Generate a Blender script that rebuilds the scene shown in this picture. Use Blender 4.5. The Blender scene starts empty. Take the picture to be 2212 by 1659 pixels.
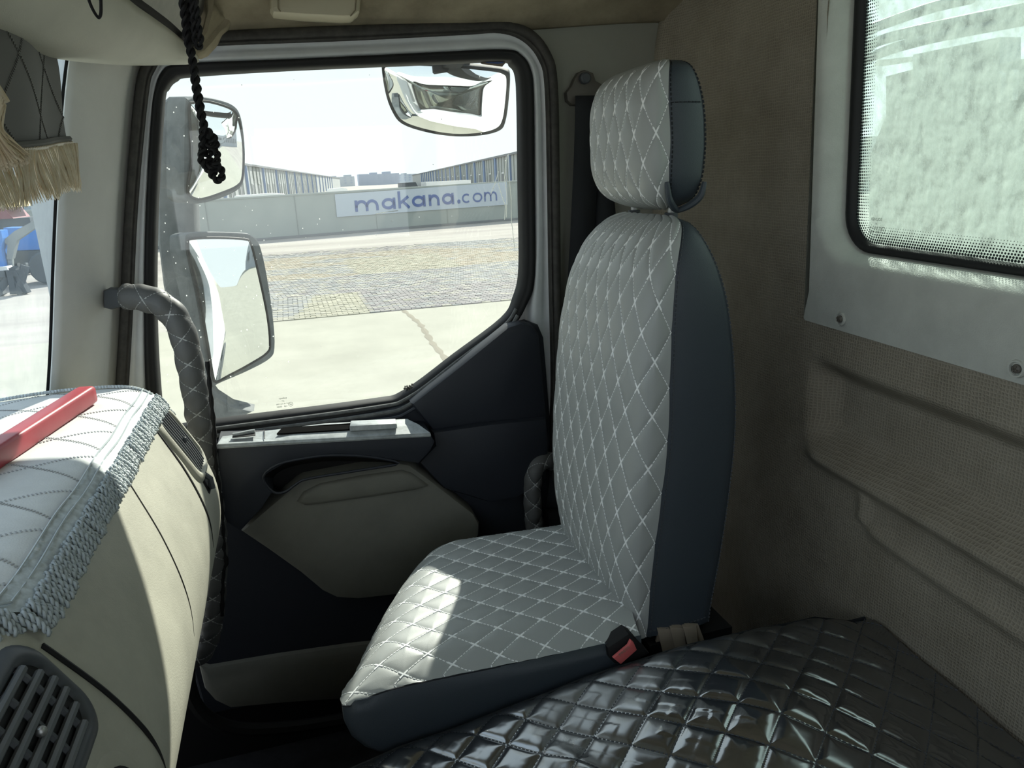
import bpy, bmesh, math, random
import numpy as np
from mathutils import Vector, Matrix, noise
random.seed(7)
rng = np.random.default_rng(5)

# ------------------------------------------------------------------ camera, sky, sun, exposure
scn = bpy.context.scene
COL = scn.collection
cam_data = bpy.data.cameras.new('camera')
cam_data.sensor_fit = 'HORIZONTAL'
cam_data.sensor_width = 36
cam_data.lens = 26.0398
cam_data.clip_start = 0.02
cam_data.clip_end = 3000
cam = bpy.data.objects.new('camera', cam_data)
COL.objects.link(cam)
cam.matrix_world = Matrix([[0.957299, 0.117344, -0.264213], [-0.285841, 0.247362, -0.925801], [-0.043281, 0.961791, 0.270341]]).to_4x4()
scn.camera = cam

SUN_TO = Vector((0.535, 1.0, 0.82)).normalized()      # from behind and outside the passenger door
sun_data = bpy.data.lights.new('sun', 'SUN')
sun_data.energy = 9.5
sun_data.angle = math.radians(0.6)
sun_data.color = (1.0, 0.95, 0.86)
sun = bpy.data.objects.new('sun', sun_data)
COL.objects.link(sun)
sun.rotation_euler = (-SUN_TO).to_track_quat('-Z', 'Y').to_euler()
sun.location = (8, 14, 12)

world = bpy.data.worlds.new('hazy_sky')
scn.world = world
world.use_nodes = True
wn = world.node_tree
wn.nodes.clear()
w_out = wn.nodes.new('ShaderNodeOutputWorld')
w_bg = wn.nodes.new('ShaderNodeBackground')
w_geo = wn.nodes.new('ShaderNodeTexCoord')
w_sep = wn.nodes.new('ShaderNodeSeparateXYZ')
w_ramp = wn.nodes.new('ShaderNodeValToRGB')
wn.links.new(w_geo.outputs['Generated'], w_sep.inputs[0])
wn.links.new(w_sep.outputs['Z'], w_ramp.inputs[0])
wn.links.new(w_ramp.outputs[0], w_bg.inputs[0])
wn.links.new(w_bg.outputs[0], w_out.inputs[0])
cr_ = w_ramp.color_ramp
cr_.elements[0].position = 0.0
cr_.elements[0].color = (0.86, 0.92, 0.95, 1)
cr_.elements[1].position = 1.0
cr_.elements[1].color = (0.60, 0.74, 0.92, 1)
e = cr_.elements.new(0.25)
e.color = (0.82, 0.90, 0.96, 1)
w_bg.inputs[1].default_value = 1.5

scn.view_settings.view_transform = 'Standard'
scn.view_settings.look = 'None'
scn.view_settings.gamma = 1.0
scn.view_settings.exposure = 0.40
scn.view_settings.use_curve_mapping = False
scn.cycles.use_denoising = True
scn.cycles.max_bounces = 14
scn.cycles.diffuse_bounces = 6
scn.cycles.glossy_bounces = 6
scn.cycles.transparent_max_bounces = 16
scn.cycles.caustics_reflective = False
scn.cycles.caustics_refractive = False

# ------------------------------------------------------------------ materials
def srgb(r, g, b):
    f = lambda c: (c / 255 / 12.92) if c <= 10 else (((c / 255) + 0.055) / 1.055) ** 2.4
    return (f(r), f(g), f(b))

def mat(name, col, rough=0.6, spec=0.4, metal=0.0, noise_scale=0, noise_amt=0.0, bump=0.0, bump_scale=400, coat=0.0, emit=None, col2=None, detail=4, bump_dist=0.001):
    m = bpy.data.materials.new(name)
    m.use_nodes = True
    nt = m.node_tree
    b = nt.nodes['Principled BSDF']
    b.inputs['Base Color'].default_value = (*col, 1)
    b.inputs['Roughness'].default_value = rough
    b.inputs['Specular IOR Level'].default_value = spec
    b.inputs['Metallic'].default_value = metal
    b.inputs['Coat Weight'].default_value = coat
    b.inputs['Coat Roughness'].default_value = 0.06
    if noise_scale:
        tc = nt.nodes.new('ShaderNodeTexCoord')
        n = nt.nodes.new('ShaderNodeTexNoise')
        n.inputs['Scale'].default_value = noise_scale
        n.inputs['Detail'].default_value = detail
        n.inputs['Roughness'].default_value = 0.65
        nt.links.new(tc.outputs['Object'], n.inputs['Vector'])
        mr = nt.nodes.new('ShaderNodeMapRange')
        mr.inputs[1].default_value = 0.3
        mr.inputs[2].default_value = 0.7
        nt.links.new(n.outputs['Fac'], mr.inputs[0])
        mx = nt.nodes.new('ShaderNodeMix')
        mx.data_type = 'RGBA'
        c2 = col2 or tuple(c * (1 + noise_amt) for c in col)
        c1 = col if col2 else tuple(c * (1 - noise_amt) for c in col)
        mx.inputs['A'].default_value = (*c1, 1)
        mx.inputs['B'].default_value = (*c2, 1)
        nt.links.new(mr.outputs[0], mx.inputs['Factor'])
        nt.links.new(mx.outputs['Result'], b.inputs['Base Color'])
    if bump:
        tc = nt.nodes.new('ShaderNodeTexCoord')
        n = nt.nodes.new('ShaderNodeTexNoise')
        n.inputs['Scale'].default_value = bump_scale
        n.inputs['Detail'].default_value = 2
        nt.links.new(tc.outputs['Object'], n.inputs['Vector'])
        bp = nt.nodes.new('ShaderNodeBump')
        bp.inputs['Strength'].default_value = bump
        bp.inputs['Distance'].default_value = bump_dist
        nt.links.new(n.outputs['Fac'], bp.inputs['Height'])
        nt.links.new(bp.outputs[0], b.inputs['Normal'])
    return m

def weave_mat(name, col, col2, scale=560):
    m = mat(name, col, 0.95, 0.15, noise_scale=9, col2=col2, detail=6)
    nt = m.node_tree
    b = nt.nodes['Principled BSDF']
    tc = nt.nodes.new('ShaderNodeTexCoord')
    sep = nt.nodes.new('ShaderNodeSeparateXYZ')
    nz = nt.nodes.new('ShaderNodeTexNoise')
    nz.inputs['Scale'].default_value = 60
    dis = nt.nodes.new('ShaderNodeVectorMath'); dis.operation = 'MULTIPLY_ADD'
    dis.inputs[1].default_value = (0.006, 0.006, 0.006)
    nt.links.new(tc.outputs['Object'], nz.inputs['Vector'])
    nt.links.new(nz.outputs['Color'], dis.inputs[0])
    nt.links.new(tc.outputs['Object'], dis.inputs[2])
    nt.links.new(dis.outputs[0], sep.inputs[0])
    outs = []
    for ax in ('Y', 'Z'):
        mm = nt.nodes.new('ShaderNodeMath'); mm.operation = 'MULTIPLY'; mm.inputs[1].default_value = scale * 2
        nt.links.new(sep.outputs[ax], mm.inputs[0])
        s = nt.nodes.new('ShaderNodeMath'); s.operation = 'SINE'
        nt.links.new(mm.outputs[0], s.inputs[0]); outs.append(s)
    mxm = nt.nodes.new('ShaderNodeMath'); mxm.operation = 'MAXIMUM'
    nt.links.new(outs[0].outputs[0], mxm.inputs[0]); nt.links.new(outs[1].outputs[0], mxm.inputs[1])
    bp = nt.nodes.new('ShaderNodeBump'); bp.inputs['Strength'].default_value = 0.5; bp.inputs['Distance'].default_value = 0.001
    nt.links.new(mxm.outputs[0], bp.inputs['Height'])
    nt.links.new(bp.outputs[0], b.inputs['Normal'])
    # pale worn threads
    thr = nt.nodes.new('ShaderNodeMapRange'); thr.inputs[1].default_value = 0.86; thr.inputs[2].default_value = 1.0; thr.inputs[4].default_value = 0.45
    nt.links.new(mxm.outputs[0], thr.inputs[0])
    old = b.inputs['Base Color'].links[0].from_socket
    mx = nt.nodes.new('ShaderNodeMix'); mx.data_type = 'RGBA'
    mx.inputs['B'].default_value = (*[c * 1.45 for c in col2], 1)
    nt.links.new(thr.outputs[0], mx.inputs['Factor']); nt.links.new(old, mx.inputs['A'])
    nt.links.new(mx.outputs['Result'], b.inputs['Base Color'])
    return m

def glass_mat(name, tint, dust_col, dust_lo, dust_hi, scale, gloss=0.05, stretch=(1, 1, 1)):
    m = bpy.data.materials.new(name)
    m.use_nodes = True
    nt = m.node_tree
    nt.nodes.clear()
    N = nt.nodes.new; L = nt.links.new
    out = N('ShaderNodeOutputMaterial')
    tr = N('ShaderNodeBsdfTransparent'); tr.inputs[0].default_value = (*tint, 1)
    gl = N('ShaderNodeBsdfGlossy'); gl.inputs['Roughness'].default_value = 0.02; gl.inputs[0].default_value = (1, 1, 1, 1)
    m1 = N('ShaderNodeMixShader'); m1.inputs[0].default_value = gloss
    L(tr.outputs[0], m1.inputs[1]); L(gl.outputs[0], m1.inputs[2])
    df = N('ShaderNodeBsdfDiffuse'); df.inputs[0].default_value = (*dust_col, 1)
    tl = N('ShaderNodeBsdfTranslucent'); tl.inputs[0].default_value = (*dust_col, 1)
    m2 = N('ShaderNodeMixShader'); m2.inputs[0].default_value = 0.55
    L(df.outputs[0], m2.inputs[1]); L(tl.outputs[0], m2.inputs[2])
    tc = N('ShaderNodeTexCoord'); mp = N('ShaderNodeMapping'); mp.inputs['Scale'].default_value = stretch
    L(tc.outputs['Object'], mp.inputs[0])
    nz = N('ShaderNodeTexNoise'); nz.inputs['Scale'].default_value = scale; nz.inputs['Detail'].default_value = 7; nz.inputs['Roughness'].default_value = 0.7
    L(mp.outputs[0], nz.inputs['Vector'])
    mr = N('ShaderNodeMapRange'); mr.inputs[1].default_value = 0.35; mr.inputs[2].default_value = 0.7
    mr.inputs[3].default_value = dust_lo; mr.inputs[4].default_value = dust_hi
    L(nz.outputs['Fac'], mr.inputs[0])
    m3 = N('ShaderNodeMixShader')
    L(mr.outputs[0], m3.inputs[0]); L(m1.outputs[0], m3.inputs[1]); L(m2.outputs[0], m3.inputs[2])
    L(m3.outputs[0], out.inputs[0])
    return m

def dust_mat(name, col):
    m = bpy.data.materials.new(name); m.use_nodes = True; nt = m.node_tree; nt.nodes.clear()
    out = nt.nodes.new('ShaderNodeOutputMaterial'); d = nt.nodes.new('ShaderNodeBsdfDiffuse'); t = nt.nodes.new('ShaderNodeBsdfTranslucent'); x = nt.nodes.new('ShaderNodeMixShader')
    d.inputs[0].default_value = (*col, 1); t.inputs[0].default_value = (*col, 1); x.inputs[0].default_value = 0.6
    nt.links.new(d.outputs[0], x.inputs[1]); nt.links.new(t.outputs[0], x.inputs[2]); nt.links.new(x.outputs[0], out.inputs[0])
    return m
M = {}
M['apillar'] = mat('light_grey_pillar_plastic', (0.56, 0.565, 0.545), 0.65, bump=0.25, bump_scale=900, noise_scale=6, noise_amt=0.06)
M['pillar'] = mat('grey_pillar_plastic', (0.27, 0.27, 0.235), 0.65, bump=0.25, bump_scale=900, noise_scale=6, noise_amt=0.06)
M['panel'] = mat('grey_rear_plastic', (0.52, 0.535, 0.49), 0.6, bump=0.5, bump_scale=420, noise_scale=11, noise_amt=0.10)
M['dash'] = mat('beige_dash_plastic', (0.44, 0.43, 0.36), 0.55, bump=0.35, bump_scale=420, noise_scale=14, noise_amt=0.10)
M['pocket'] = mat('khaki_door_plastic', (0.19, 0.19, 0.165), 0.6, bump=0.3, bump_scale=700, noise_scale=12, noise_amt=0.08)
M['door_dark'] = mat('charcoal_door_plastic', (0.026, 0.030, 0.040), 0.55, bump=0.35, bump_scale=800)
M['armtop'] = mat('dusty_armrest_top', (0.40, 0.43, 0.44), 0.45, noise_scale=45, noise_amt=0.3, detail=8)
M['rubber'] = mat('black_rubber', (0.012, 0.012, 0.013), 0.6)
M['dusty_rubber'] = mat('dusty_black_rubber', (0.030, 0.029, 0.027), 0.75, noise_scale=40, col2=(0.07, 0.065, 0.06), detail=8)
M['sill'] = mat('dusty_sill_highlights', (0.13, 0.135, 0.135), 0.6, noise_scale=60, noise_amt=0.4, detail=8)  # grey of dust plus painted highlights along the ridges
M['tray_shade'] = mat('black_tray_hollow_shade', (0.002, 0.002, 0.002), 0.95, 0.05)  # near-black paints the shade inside the armrest tray on a flat plate
M['black'] = mat('matt_black', (0.006, 0.006, 0.007), 0.7)
M['paint'] = mat('white_cab_paint', (0.70, 0.72, 0.74), 0.35, noise_scale=20, noise_amt=0.06, detail=8)
M['fabric'] = weave_mat('brown_grey_cab_fabric', (0.225, 0.20, 0.155), (0.31, 0.28, 0.225))
M['headliner'] = mat('stained_brown_headliner', (0.20, 0.17, 0.12), 0.95, 0.1, noise_scale=7, col2=(0.38, 0.33, 0.24), detail=8, bump=0.4, bump_scale=900)
M['console'] = mat('cream_console_plastic', (0.50, 0.49, 0.42), 0.6, noise_scale=9, noise_amt=0.06, bump=0.2, bump_scale=800)
M['console_fabric'] = mat('pale_grey_console_fabric', (0.42, 0.41, 0.38), 0.95, 0.1, noise_scale=30, noise_amt=0.1)
M['cream'] = mat('cream_grip_plastic', (0.55, 0.50, 0.37), 0.5)
M['leather'] = mat('grey_leatherette', (0.36, 0.378, 0.372), 0.42, 0.5, bump=0.35, bump_scale=1200, bump_dist=0.0004)
M['leather_dark'] = mat('charcoal_leatherette', (0.042, 0.054, 0.068), 0.45, 0.45, bump=0.7, bump_scale=900, bump_dist=0.0006)
M['thread'] = mat('white_thread', (0.93, 0.95, 0.95), 0.5)
M['thread_grey'] = mat('grey_thread', (0.42, 0.43, 0.43), 0.6)
M['thread_dark'] = mat('dark_thread', (0.012, 0.015, 0.02), 0.7)
M['grip'] = mat('dark_grey_leatherette', (0.115, 0.117, 0.118), 0.5, 0.4, bump=0.3, bump_scale=900)
M['vinyl'] = mat('black_glossy_vinyl', (0.011, 0.014, 0.020), 0.16, 0.6, noise_scale=30, col2=(0.026, 0.031, 0.037), detail=8)
nt = M['vinyl'].node_tree                                    # dust dulls the gloss in smears
b_ = nt.nodes['Principled BSDF']
b_.inputs['IOR'].default_value = 3.0
tc_ = nt.nodes.new('ShaderNodeTexCoord'); nz_ = nt.nodes.new('ShaderNodeTexNoise'); nz_.inputs['Scale'].default_value = 5; nz_.inputs['Detail'].default_value = 8
mr_ = nt.nodes.new('ShaderNodeMapRange'); mr_.inputs[1].default_value = 0.4; mr_.inputs[2].default_value = 0.7; mr_.inputs[3].default_value = 0.11; mr_.inputs[4].default_value = 0.42
nt.links.new(tc_.outputs['Object'], nz_.inputs['Vector']); nt.links.new(nz_.outputs['Fac'], mr_.inputs[0]); nt.links.new(mr_.outputs[0], b_.inputs['Roughness'])
M['cloth'] = mat('pale_grey_dash_cloth', (0.66, 0.675, 0.67), 0.85, 0.2, bump=0.3, bump_scale=500, noise_scale=20, noise_amt=0.06)
M['cloth_thread'] = mat('grey_cloth_thread', (0.40, 0.41, 0.42), 0.8)
M['band'] = mat('silver_woven_band', (0.50, 0.55, 0.57), 0.55, 0.4, noise_scale=120, noise_amt=0.2)
M['tassel'] = mat('grey_silver_cord', (0.42, 0.47, 0.49), 0.5, 0.5)
M['fringe'] = mat('tan_silky_fringe', (0.62, 0.50, 0.33), 0.4, 0.5, noise_scale=60, col2=(0.80, 0.72, 0.58))
M['valance'] = mat('grey_quilted_valance', (0.13, 0.13, 0.125), 0.7)
M['red'] = mat('red_plastic', (0.37, 0.045, 0.06), 0.38, 0.5, noise_scale=12, noise_amt=0.12)
M['buckle_red'] = mat('faded_red_button', (0.62, 0.13, 0.13), 0.5)
M['belt'] = mat('black_belt_webbing', (0.018, 0.020, 0.024), 0.8)
M['belt_plate'] = mat('grey_brown_plate', (0.12, 0.11, 0.095), 0.5)
M['steel'] = mat('worn_steel', (0.35, 0.35, 0.34), 0.4, metal=0.8)
M['rag'] = mat('tan_torn_fabric', (0.25, 0.21, 0.165), 0.9)
M['floor'] = mat('black_floor_mat', (0.012, 0.012, 0.013), 0.9, noise_scale=40, noise_amt=0.4)
M['vent'] = mat('dark_grey_vent_plastic', (0.065, 0.072, 0.082), 0.5)
M['slat'] = mat('grey_vent_slat', (0.13, 0.14, 0.15), 0.4)
M['mirror_shell'] = mat('dusty_grey_mirror_shell', (0.065, 0.078, 0.085), 0.7, noise_scale=30, col2=(0.135, 0.15, 0.158), detail=9)
M['mirror'] = mat('mirror_glass', (0.85, 0.88, 0.88), 0.0, metal=1.0)
M['glass'] = glass_mat('dusty_door_glass', (0.785, 0.81, 0.795), (0.62, 0.64, 0.62), 0.008, 0.035, 9, 0.04)
M['windglass'] = glass_mat('streaky_windscreen_glass', (0.86, 0.90, 0.91), (0.50, 0.56, 0.60), 0.05, 0.20, 22, 0.04, (1, 1, 0.25))
M['rearglass'] = glass_mat('very_dirty_rear_glass', (0.84, 0.93, 0.90), (0.62, 0.71, 0.655), 0.16, 0.88, 38, 0.03, (1, 1, 0.7))
M['concrete'] = mat('pale_concrete', (0.385, 0.37, 0.308), 0.9, 0.2, noise_scale=0.9, noise_amt=0.10, detail=8)
M['sand'] = mat('sandy_joint', (0.26, 0.23, 0.18), 0.95)
M['wallgrey'] = mat('grey_perimeter_wall_render', (0.33, 0.36, 0.335), 0.9, noise_scale=0.5, noise_amt=0.06)
M['wall_joint'] = mat('darker_wall_joint', (0.25, 0.275, 0.26), 0.9)
M['banner'] = mat('pale_blue_banner', (0.46, 0.51, 0.56), 0.6)
M['banner_ink'] = mat('blue_banner_lettering', (0.085, 0.13, 0.31), 0.6)
M['ink'] = mat('black_glass_print', (0.02, 0.03, 0.03), 0.7)
M['streak'] = dust_mat('white_dried_streak', (0.8, 0.82, 0.8))
for nm, c in dict(yellow=(0.39, 0.365, 0.285), grey=(0.315, 0.31, 0.295), red=(0.30, 0.275, 0.265), cream=(0.40, 0.375, 0.31), tan=(0.37, 0.32, 0.245)).items():
    M['paver_' + nm] = mat('paver_' + nm, c, 0.9, 0.2, noise_scale=3, noise_amt=0.15)
M['shed'] = mat('pale_shed_cladding', (0.36, 0.375, 0.37), 0.7, noise_scale=0.2, noise_amt=0.06)
M['shed_dark'] = mat('shed_opening_grey', (0.17, 0.18, 0.19), 0.7)
M['shed_blue'] = mat('blue_shed_pilaster', (0.16, 0.24, 0.40), 0.6)
M['flats'] = mat('hazy_blue_grey_flats', (0.34, 0.38, 0.46), 0.9)  # distance haze is painted into this blue grey
M['flats2'] = mat('hazy_grey_flats', (0.42, 0.45, 0.48), 0.9)  # pale grey with distance haze painted in
M['white'] = mat('white_vehicle_paint', (0.80, 0.80, 0.78), 0.4)
M['red_car'] = mat('red_vehicle_paint', (0.55, 0.07, 0.07), 0.4)
M['blue'] = mat('blue_tractor_paint', (0.05, 0.20, 0.55), 0.4)
M['tractor_red'] = mat('dark_red_tractor_paint', (0.22, 0.035, 0.045), 0.45)
M['yellow'] = mat('yellow_machine_paint', (0.80, 0.56, 0.16), 0.5)
M['machine'] = mat('dark_machine_grey', (0.07, 0.08, 0.09), 0.7)
M['loader'] = mat('grey_loader_arm', (0.25, 0.27, 0.27), 0.6)
M['haze_backdrop'] = mat('blue_grey_backdrop', (0.22, 0.27, 0.32), 0.9, noise_scale=0.4, noise_amt=0.25, detail=8)

# ------------------------------------------------------------------ helpers
def tag(o, label=None, cat=None, group=None, kind=None):
    if label: o['label'] = label
    if cat: o['category'] = cat
    if group: o['group'] = group
    if kind: o['kind'] = kind
    return o

def link(name, me, parent=None, mats=None):
    o = bpy.data.objects.new(name, me)
    COL.objects.link(o)
    if parent is not None:
        o.parent = parent
    return o

def empty(name, loc):
    o = bpy.data.objects.new(name, None)
    o.empty_display_size = 0.05
    COL.objects.link(o)
    o.location = loc
    bpy.context.view_layer.update()
    return o

def raw(name, verts, faces, m, parent=None, smooth=False, recalc=True):
    me = bpy.data.meshes.new(name)
    me.from_pydata([tuple(map(float, v)) for v in verts], [], [tuple(map(int, f)) for f in faces])
    if recalc:
        bm = bmesh.new(); bm.from_mesh(me)
        bmesh.ops.recalc_face_normals(bm, faces=bm.faces)
        bm.to_mesh(me); bm.free()
    for mm in (m if isinstance(m, (list, tuple)) else [m]):
        me.materials.append(mm)
    if smooth:
        me.polygons.foreach_set('use_smooth', [True] * len(me.polygons))
    o = link(name, me, parent)
    if parent is not None:
        o.matrix_parent_inverse = pinv(parent)
    return o

def pinv(p):
    m = Matrix.Translation(p.location) if p.parent is None else Matrix.Identity(4)
    return m.inverted()

class MB:
    """collects simple shapes; build() links them as ONE mesh object"""
    def __init__(s): s.v = []; s.f = []; s.mi = []; s.k = 0
    def add(s, vs, fs):
        o = len(s.v); s.v += [tuple(map(float, v)) for v in vs]; s.f += [tuple(i + o for i in f) for f in fs]; s.mi += [s.k] * len(fs)
    def box(s, c, d, ax=None):
        c = Vector(c); X, Y, Z = ax if ax else (Vector((1, 0, 0)), Vector((0, 1, 0)), Vector((0, 0, 1)))
        X, Y, Z = Vector(X) * d[0] / 2, Vector(Y) * d[1] / 2, Vector(Z) * d[2] / 2
        s.add([c - X - Y - Z, c + X - Y - Z, c + X + Y - Z, c - X + Y - Z, c - X - Y + Z, c + X - Y + Z, c + X + Y + Z, c - X + Y + Z],
              [(0, 3, 2, 1), (4, 5, 6, 7), (0, 1, 5, 4), (1, 2, 6, 5), (2, 3, 7, 6), (3, 0, 4, 7)])
    def bar(s, a, b, w, h, up=(0, 0, 1)):
        a, b = Vector(a), Vector(b); t = (b - a)
        L = t.length; t = t.normalized(); S = t.cross(Vector(up)).normalized(); Uv = S.cross(t)
        s.box((a + b) / 2, (L, w, h), (t, S, Uv))
    def tube(s, pts, r, n=8, cap=True, closed=False):
        pts = [Vector(p) for p in pts]; N = len(pts); rs = r if isinstance(r, (list, tuple)) else [r] * N
        o = len(s.v); prev = None
        for i, p in enumerate(pts):
            if closed: t = pts[(i + 1) % N] - pts[i - 1]
            else: t = pts[min(i + 1, N - 1)] - pts[max(i - 1, 0)]
            t = t.normalized() if t.length > 1e-9 else Vector((0, 0, 1))
            if prev is None:
                a = Vector((0, 0, 1)) if abs(t.z) < 0.9 else Vector((1, 0, 0))
                u = t.cross(a).normalized()
            else:
                u = (prev - t * prev.dot(t)); u = u.normalized() if u.length > 1e-6 else t.orthogonal().normalized()
            prev = u; w = t.cross(u)
            for k in range(n):
                an = 2 * math.pi * k / n
                s.v.append(tuple(p + (u * math.cos(an) + w * math.sin(an)) * rs[i]))
        R = N if closed else N - 1
        for i in range(R):
            j = (i + 1) % N
            for k in range(n):
                s.f.append((o + i * n + k, o + i * n + (k + 1) % n, o + j * n + (k + 1) % n, o + j * n + k)); s.mi.append(s.k)
        if cap and not closed:
            s.f.append(tuple(o + k for k in range(n))[::-1]); s.f.append(tuple(o + (N - 1) * n + k for k in range(n))); s.mi += [s.k] * 2
    def sphere(s, c, r, n=10, sc=(1, 1, 1)):
        vs = []; fs = []; m = n // 2
        for i in range(m + 1):
            th = math.pi * i / m
            for k in range(n):
                ph = 2 * math.pi * k / n
                vs.append((c[0] + r * sc[0] * math.sin(th) * math.cos(ph), c[1] + r * sc[1] * math.sin(th) * math.sin(ph), c[2] + r * sc[2] * math.cos(th)))
        for i in range(m):
            for k in range(n):
                fs.append((i * n + k, (i + 1) * n + k, (i + 1) * n + (k + 1) % n, i * n + (k + 1) % n))
        s.add(vs, fs)
    def prism(s, outline, d, inset=0.0, bev=0.0):
        """outline: 3-D points on a plane; d: extrusion vector; the end at +d is bevelled by bev (drawn in towards the centroid)"""
        P = [Vector(p) for p in outline]; d = Vector(d); n = len(P); c = sum(P, Vector()) / n
        rings = [P]
        if bev:
            dn = d.normalized()
            rings.append([p + d - dn * bev for p in P])
            rings.append([p + d - dn * bev * 0.3 + inn(P, i, dn) * bev * 0.3 for i, p in enumerate(P)])
            rings.append([p + d + inn(P, i, dn) * bev for i, p in enumerate(P)])
        else:
            rings.append([p + d for p in P])
        vs = [v for r in rings for v in r]; fs = []
        for k in range(len(rings) - 1):
            for i in range(n):
                j = (i + 1) % n
                fs.append((k * n + i, k * n + j, (k + 1) * n + j, (k + 1) * n + i))
        fs.append(tuple(range(n))[::-1]); fs.append(tuple((len(rings) - 1) * n + i for i in range(n)))
        s.add(vs, fs)
    def build(s, name, m, parent=None, smooth=False):
        o = raw(name, s.v, s.f, m, parent, False)
        if isinstance(m, (list, tuple)):
            o.data.polygons.foreach_set('material_index', s.mi)
        if smooth:
            shade(o)
        return o

def inn(P, i, dn):
    a = (P[i] - P[i - 1]).normalized(); b = (P[(i + 1) % len(P)] - P[i]).normalized()
    na, nb = a.cross(dn), b.cross(dn)
    v = na + nb
    v = v.normalized() if v.length > 1e-6 else na
    c = sum(P, Vector()) / len(P)
    ar = 0.0
    for k in range(len(P)):
        ar += (P[k] - c).cross(P[(k + 1) % len(P)] - c).dot(dn)
    k = 1.0 / max(0.5, v.dot(na))
    return -v * k * (1 if ar > 0 else -1)

def shade(o, ang=35):
    me = o.data
    me.polygons.foreach_set('use_smooth', [True] * len(me.polygons))
    bm = bmesh.new(); bm.from_mesh(me)
    lim = math.radians(ang)
    for e in bm.edges:
        if len(e.link_faces) == 2 and e.calc_face_angle(0) > lim:
            e.smooth = False
    bm.to_mesh(me); bm.free()

def cr(pts, k=6, closed=False):
    """Catmull-Rom through the points"""
    P = [Vector(p) for p in pts]; n = len(P); out = []
    for i in range(n if closed else n - 1):
        if closed: a, b, c, d = P[i - 1], P[i], P[(i + 1) % n], P[(i + 2) % n]
        else: a, b, c, d = P[max(i - 1, 0)], P[i], P[i + 1], P[min(i + 2, n - 1)]
        for q in range(k):
            t = q / k
            out.append(0.5 * ((2 * b) + (c - a) * t + (2 * a - 5 * b + 4 * c - d) * t * t + (3 * b - a - 3 * c + d) * t ** 3))
    if not closed: out.append(P[-1])
    return out

def lin(pts, k=6):
    P = [Vector(p) for p in pts]; out = []
    for i in range(len(P) - 1):
        for q in range(k): out.append(P[i].lerp(P[i + 1], q / k))
    return out + [P[-1]]

def resample(pts, n):
    P = np.array([tuple(p) for p in pts]); d = np.r_[0, np.cumsum(np.linalg.norm(np.diff(P, axis=0), axis=1))]
    t = np.linspace(0, d[-1], n)
    return [Vector([np.interp(q, d, P[:, k]) for k in range(3)]) for q in t]

def sheet(name, rows, m, parent=None, smooth=True, closed_u=False, thick=0.0):
    """grid surface through rows of points (each row the same length)"""
    nr, nc = len(rows), len(rows[0]); vs = [p for r in rows for p in r]; fs = []
    for i in range(nr - 1):
        for j in range(nc if closed_u else nc - 1):
            k = (j + 1) % nc
            fs.append((i * nc + j, i * nc + k, (i + 1) * nc + k, (i + 1) * nc + j))
    o = raw(name, vs, fs, m, parent, smooth)
    if thick:
        md = o.modifiers.new('solid', 'SOLIDIFY'); md.thickness = thick; md.offset = 0
    return o

def ringband(name, A, B, prof, m, parent=None, closed=False, k=5, smooth=True):
    """band between two matching outlines A (outer) and B (inner) on a plane y = const; prof: (t, dy) across the band"""
    a = cr(A, k, closed); b = cr(B, k, closed)
    rows = []
    for t, dy in prof:
        r = [p.lerp(q, t) + Vector((0, dy, 0)) for p, q in zip(a, b)]
        if closed: r.append(r[0])
        rows.append(r)
    return sheet(name, rows, m, parent, smooth)

class Stitch:
    def __init__(s): s.v = []; s.f = []
    def dash(s, a, b, n, w=0.0009, h=0.0012):
        t = b - a; L = np.linalg.norm(t)
        if L < 1e-6: return
        t = t / L; sd = np.cross(t, n); sd /= (np.linalg.norm(sd) + 1e-9)
        o = len(s.v)
        for p in (a, b):
            s.v += [p - sd * w - n * 0.0006, p + sd * w - n * 0.0006, p + sd * w * 0.6 + n * h, p - sd * w * 0.6 + n * h]
        s.f += [(o, o + 1, o + 5, o + 4), (o + 1, o + 2, o + 6, o + 5), (o + 2, o + 3, o + 7, o + 6), (o + 3, o, o + 4, o + 7), (o + 3, o + 2, o + 1, o), (o + 4, o + 5, o + 6, o + 7)]

def quilt(S, La, Lb, da, db, ni, nj, amp, width, off=(0, 0)):
    """S(u, v) vectorised -> (N,3); returns displaced grid (ni,nj,3), and functions used for stitching"""
    U, V = np.meshgrid(np.linspace(0, 1, ni), np.linspace(0, 1, nj), indexing='ij')
    P = S(U.ravel(), V.ravel()); Nn = nrm(S, U.ravel(), V.ravel())
    a = U.ravel() * La + off[0]; b = V.ravel() * Lb + off[1]
    g = 1 / math.hypot(1 / da, 1 / db)
    p = a / da + b / db; q = a / da - b / db
    d = np.minimum(np.abs(p - np.round(p)), np.abs(q - np.round(q))) * g
    h = amp * (1 - np.exp(-(d / width)))
    return (P + Nn * h[:, None]).reshape(ni, nj, 3)

def nrm(S, u, v):
    e = 2e-3
    du = S(np.clip(u + e, 0, 1), v) - S(np.clip(u - e, 0, 1), v)
    dv = S(u, np.clip(v + e, 0, 1)) - S(u, np.clip(v - e, 0, 1))
    n = np.cross(du, dv); l = np.linalg.norm(n, axis=1); l[l < 1e-12] = 1
    return n / l[:, None]

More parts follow.
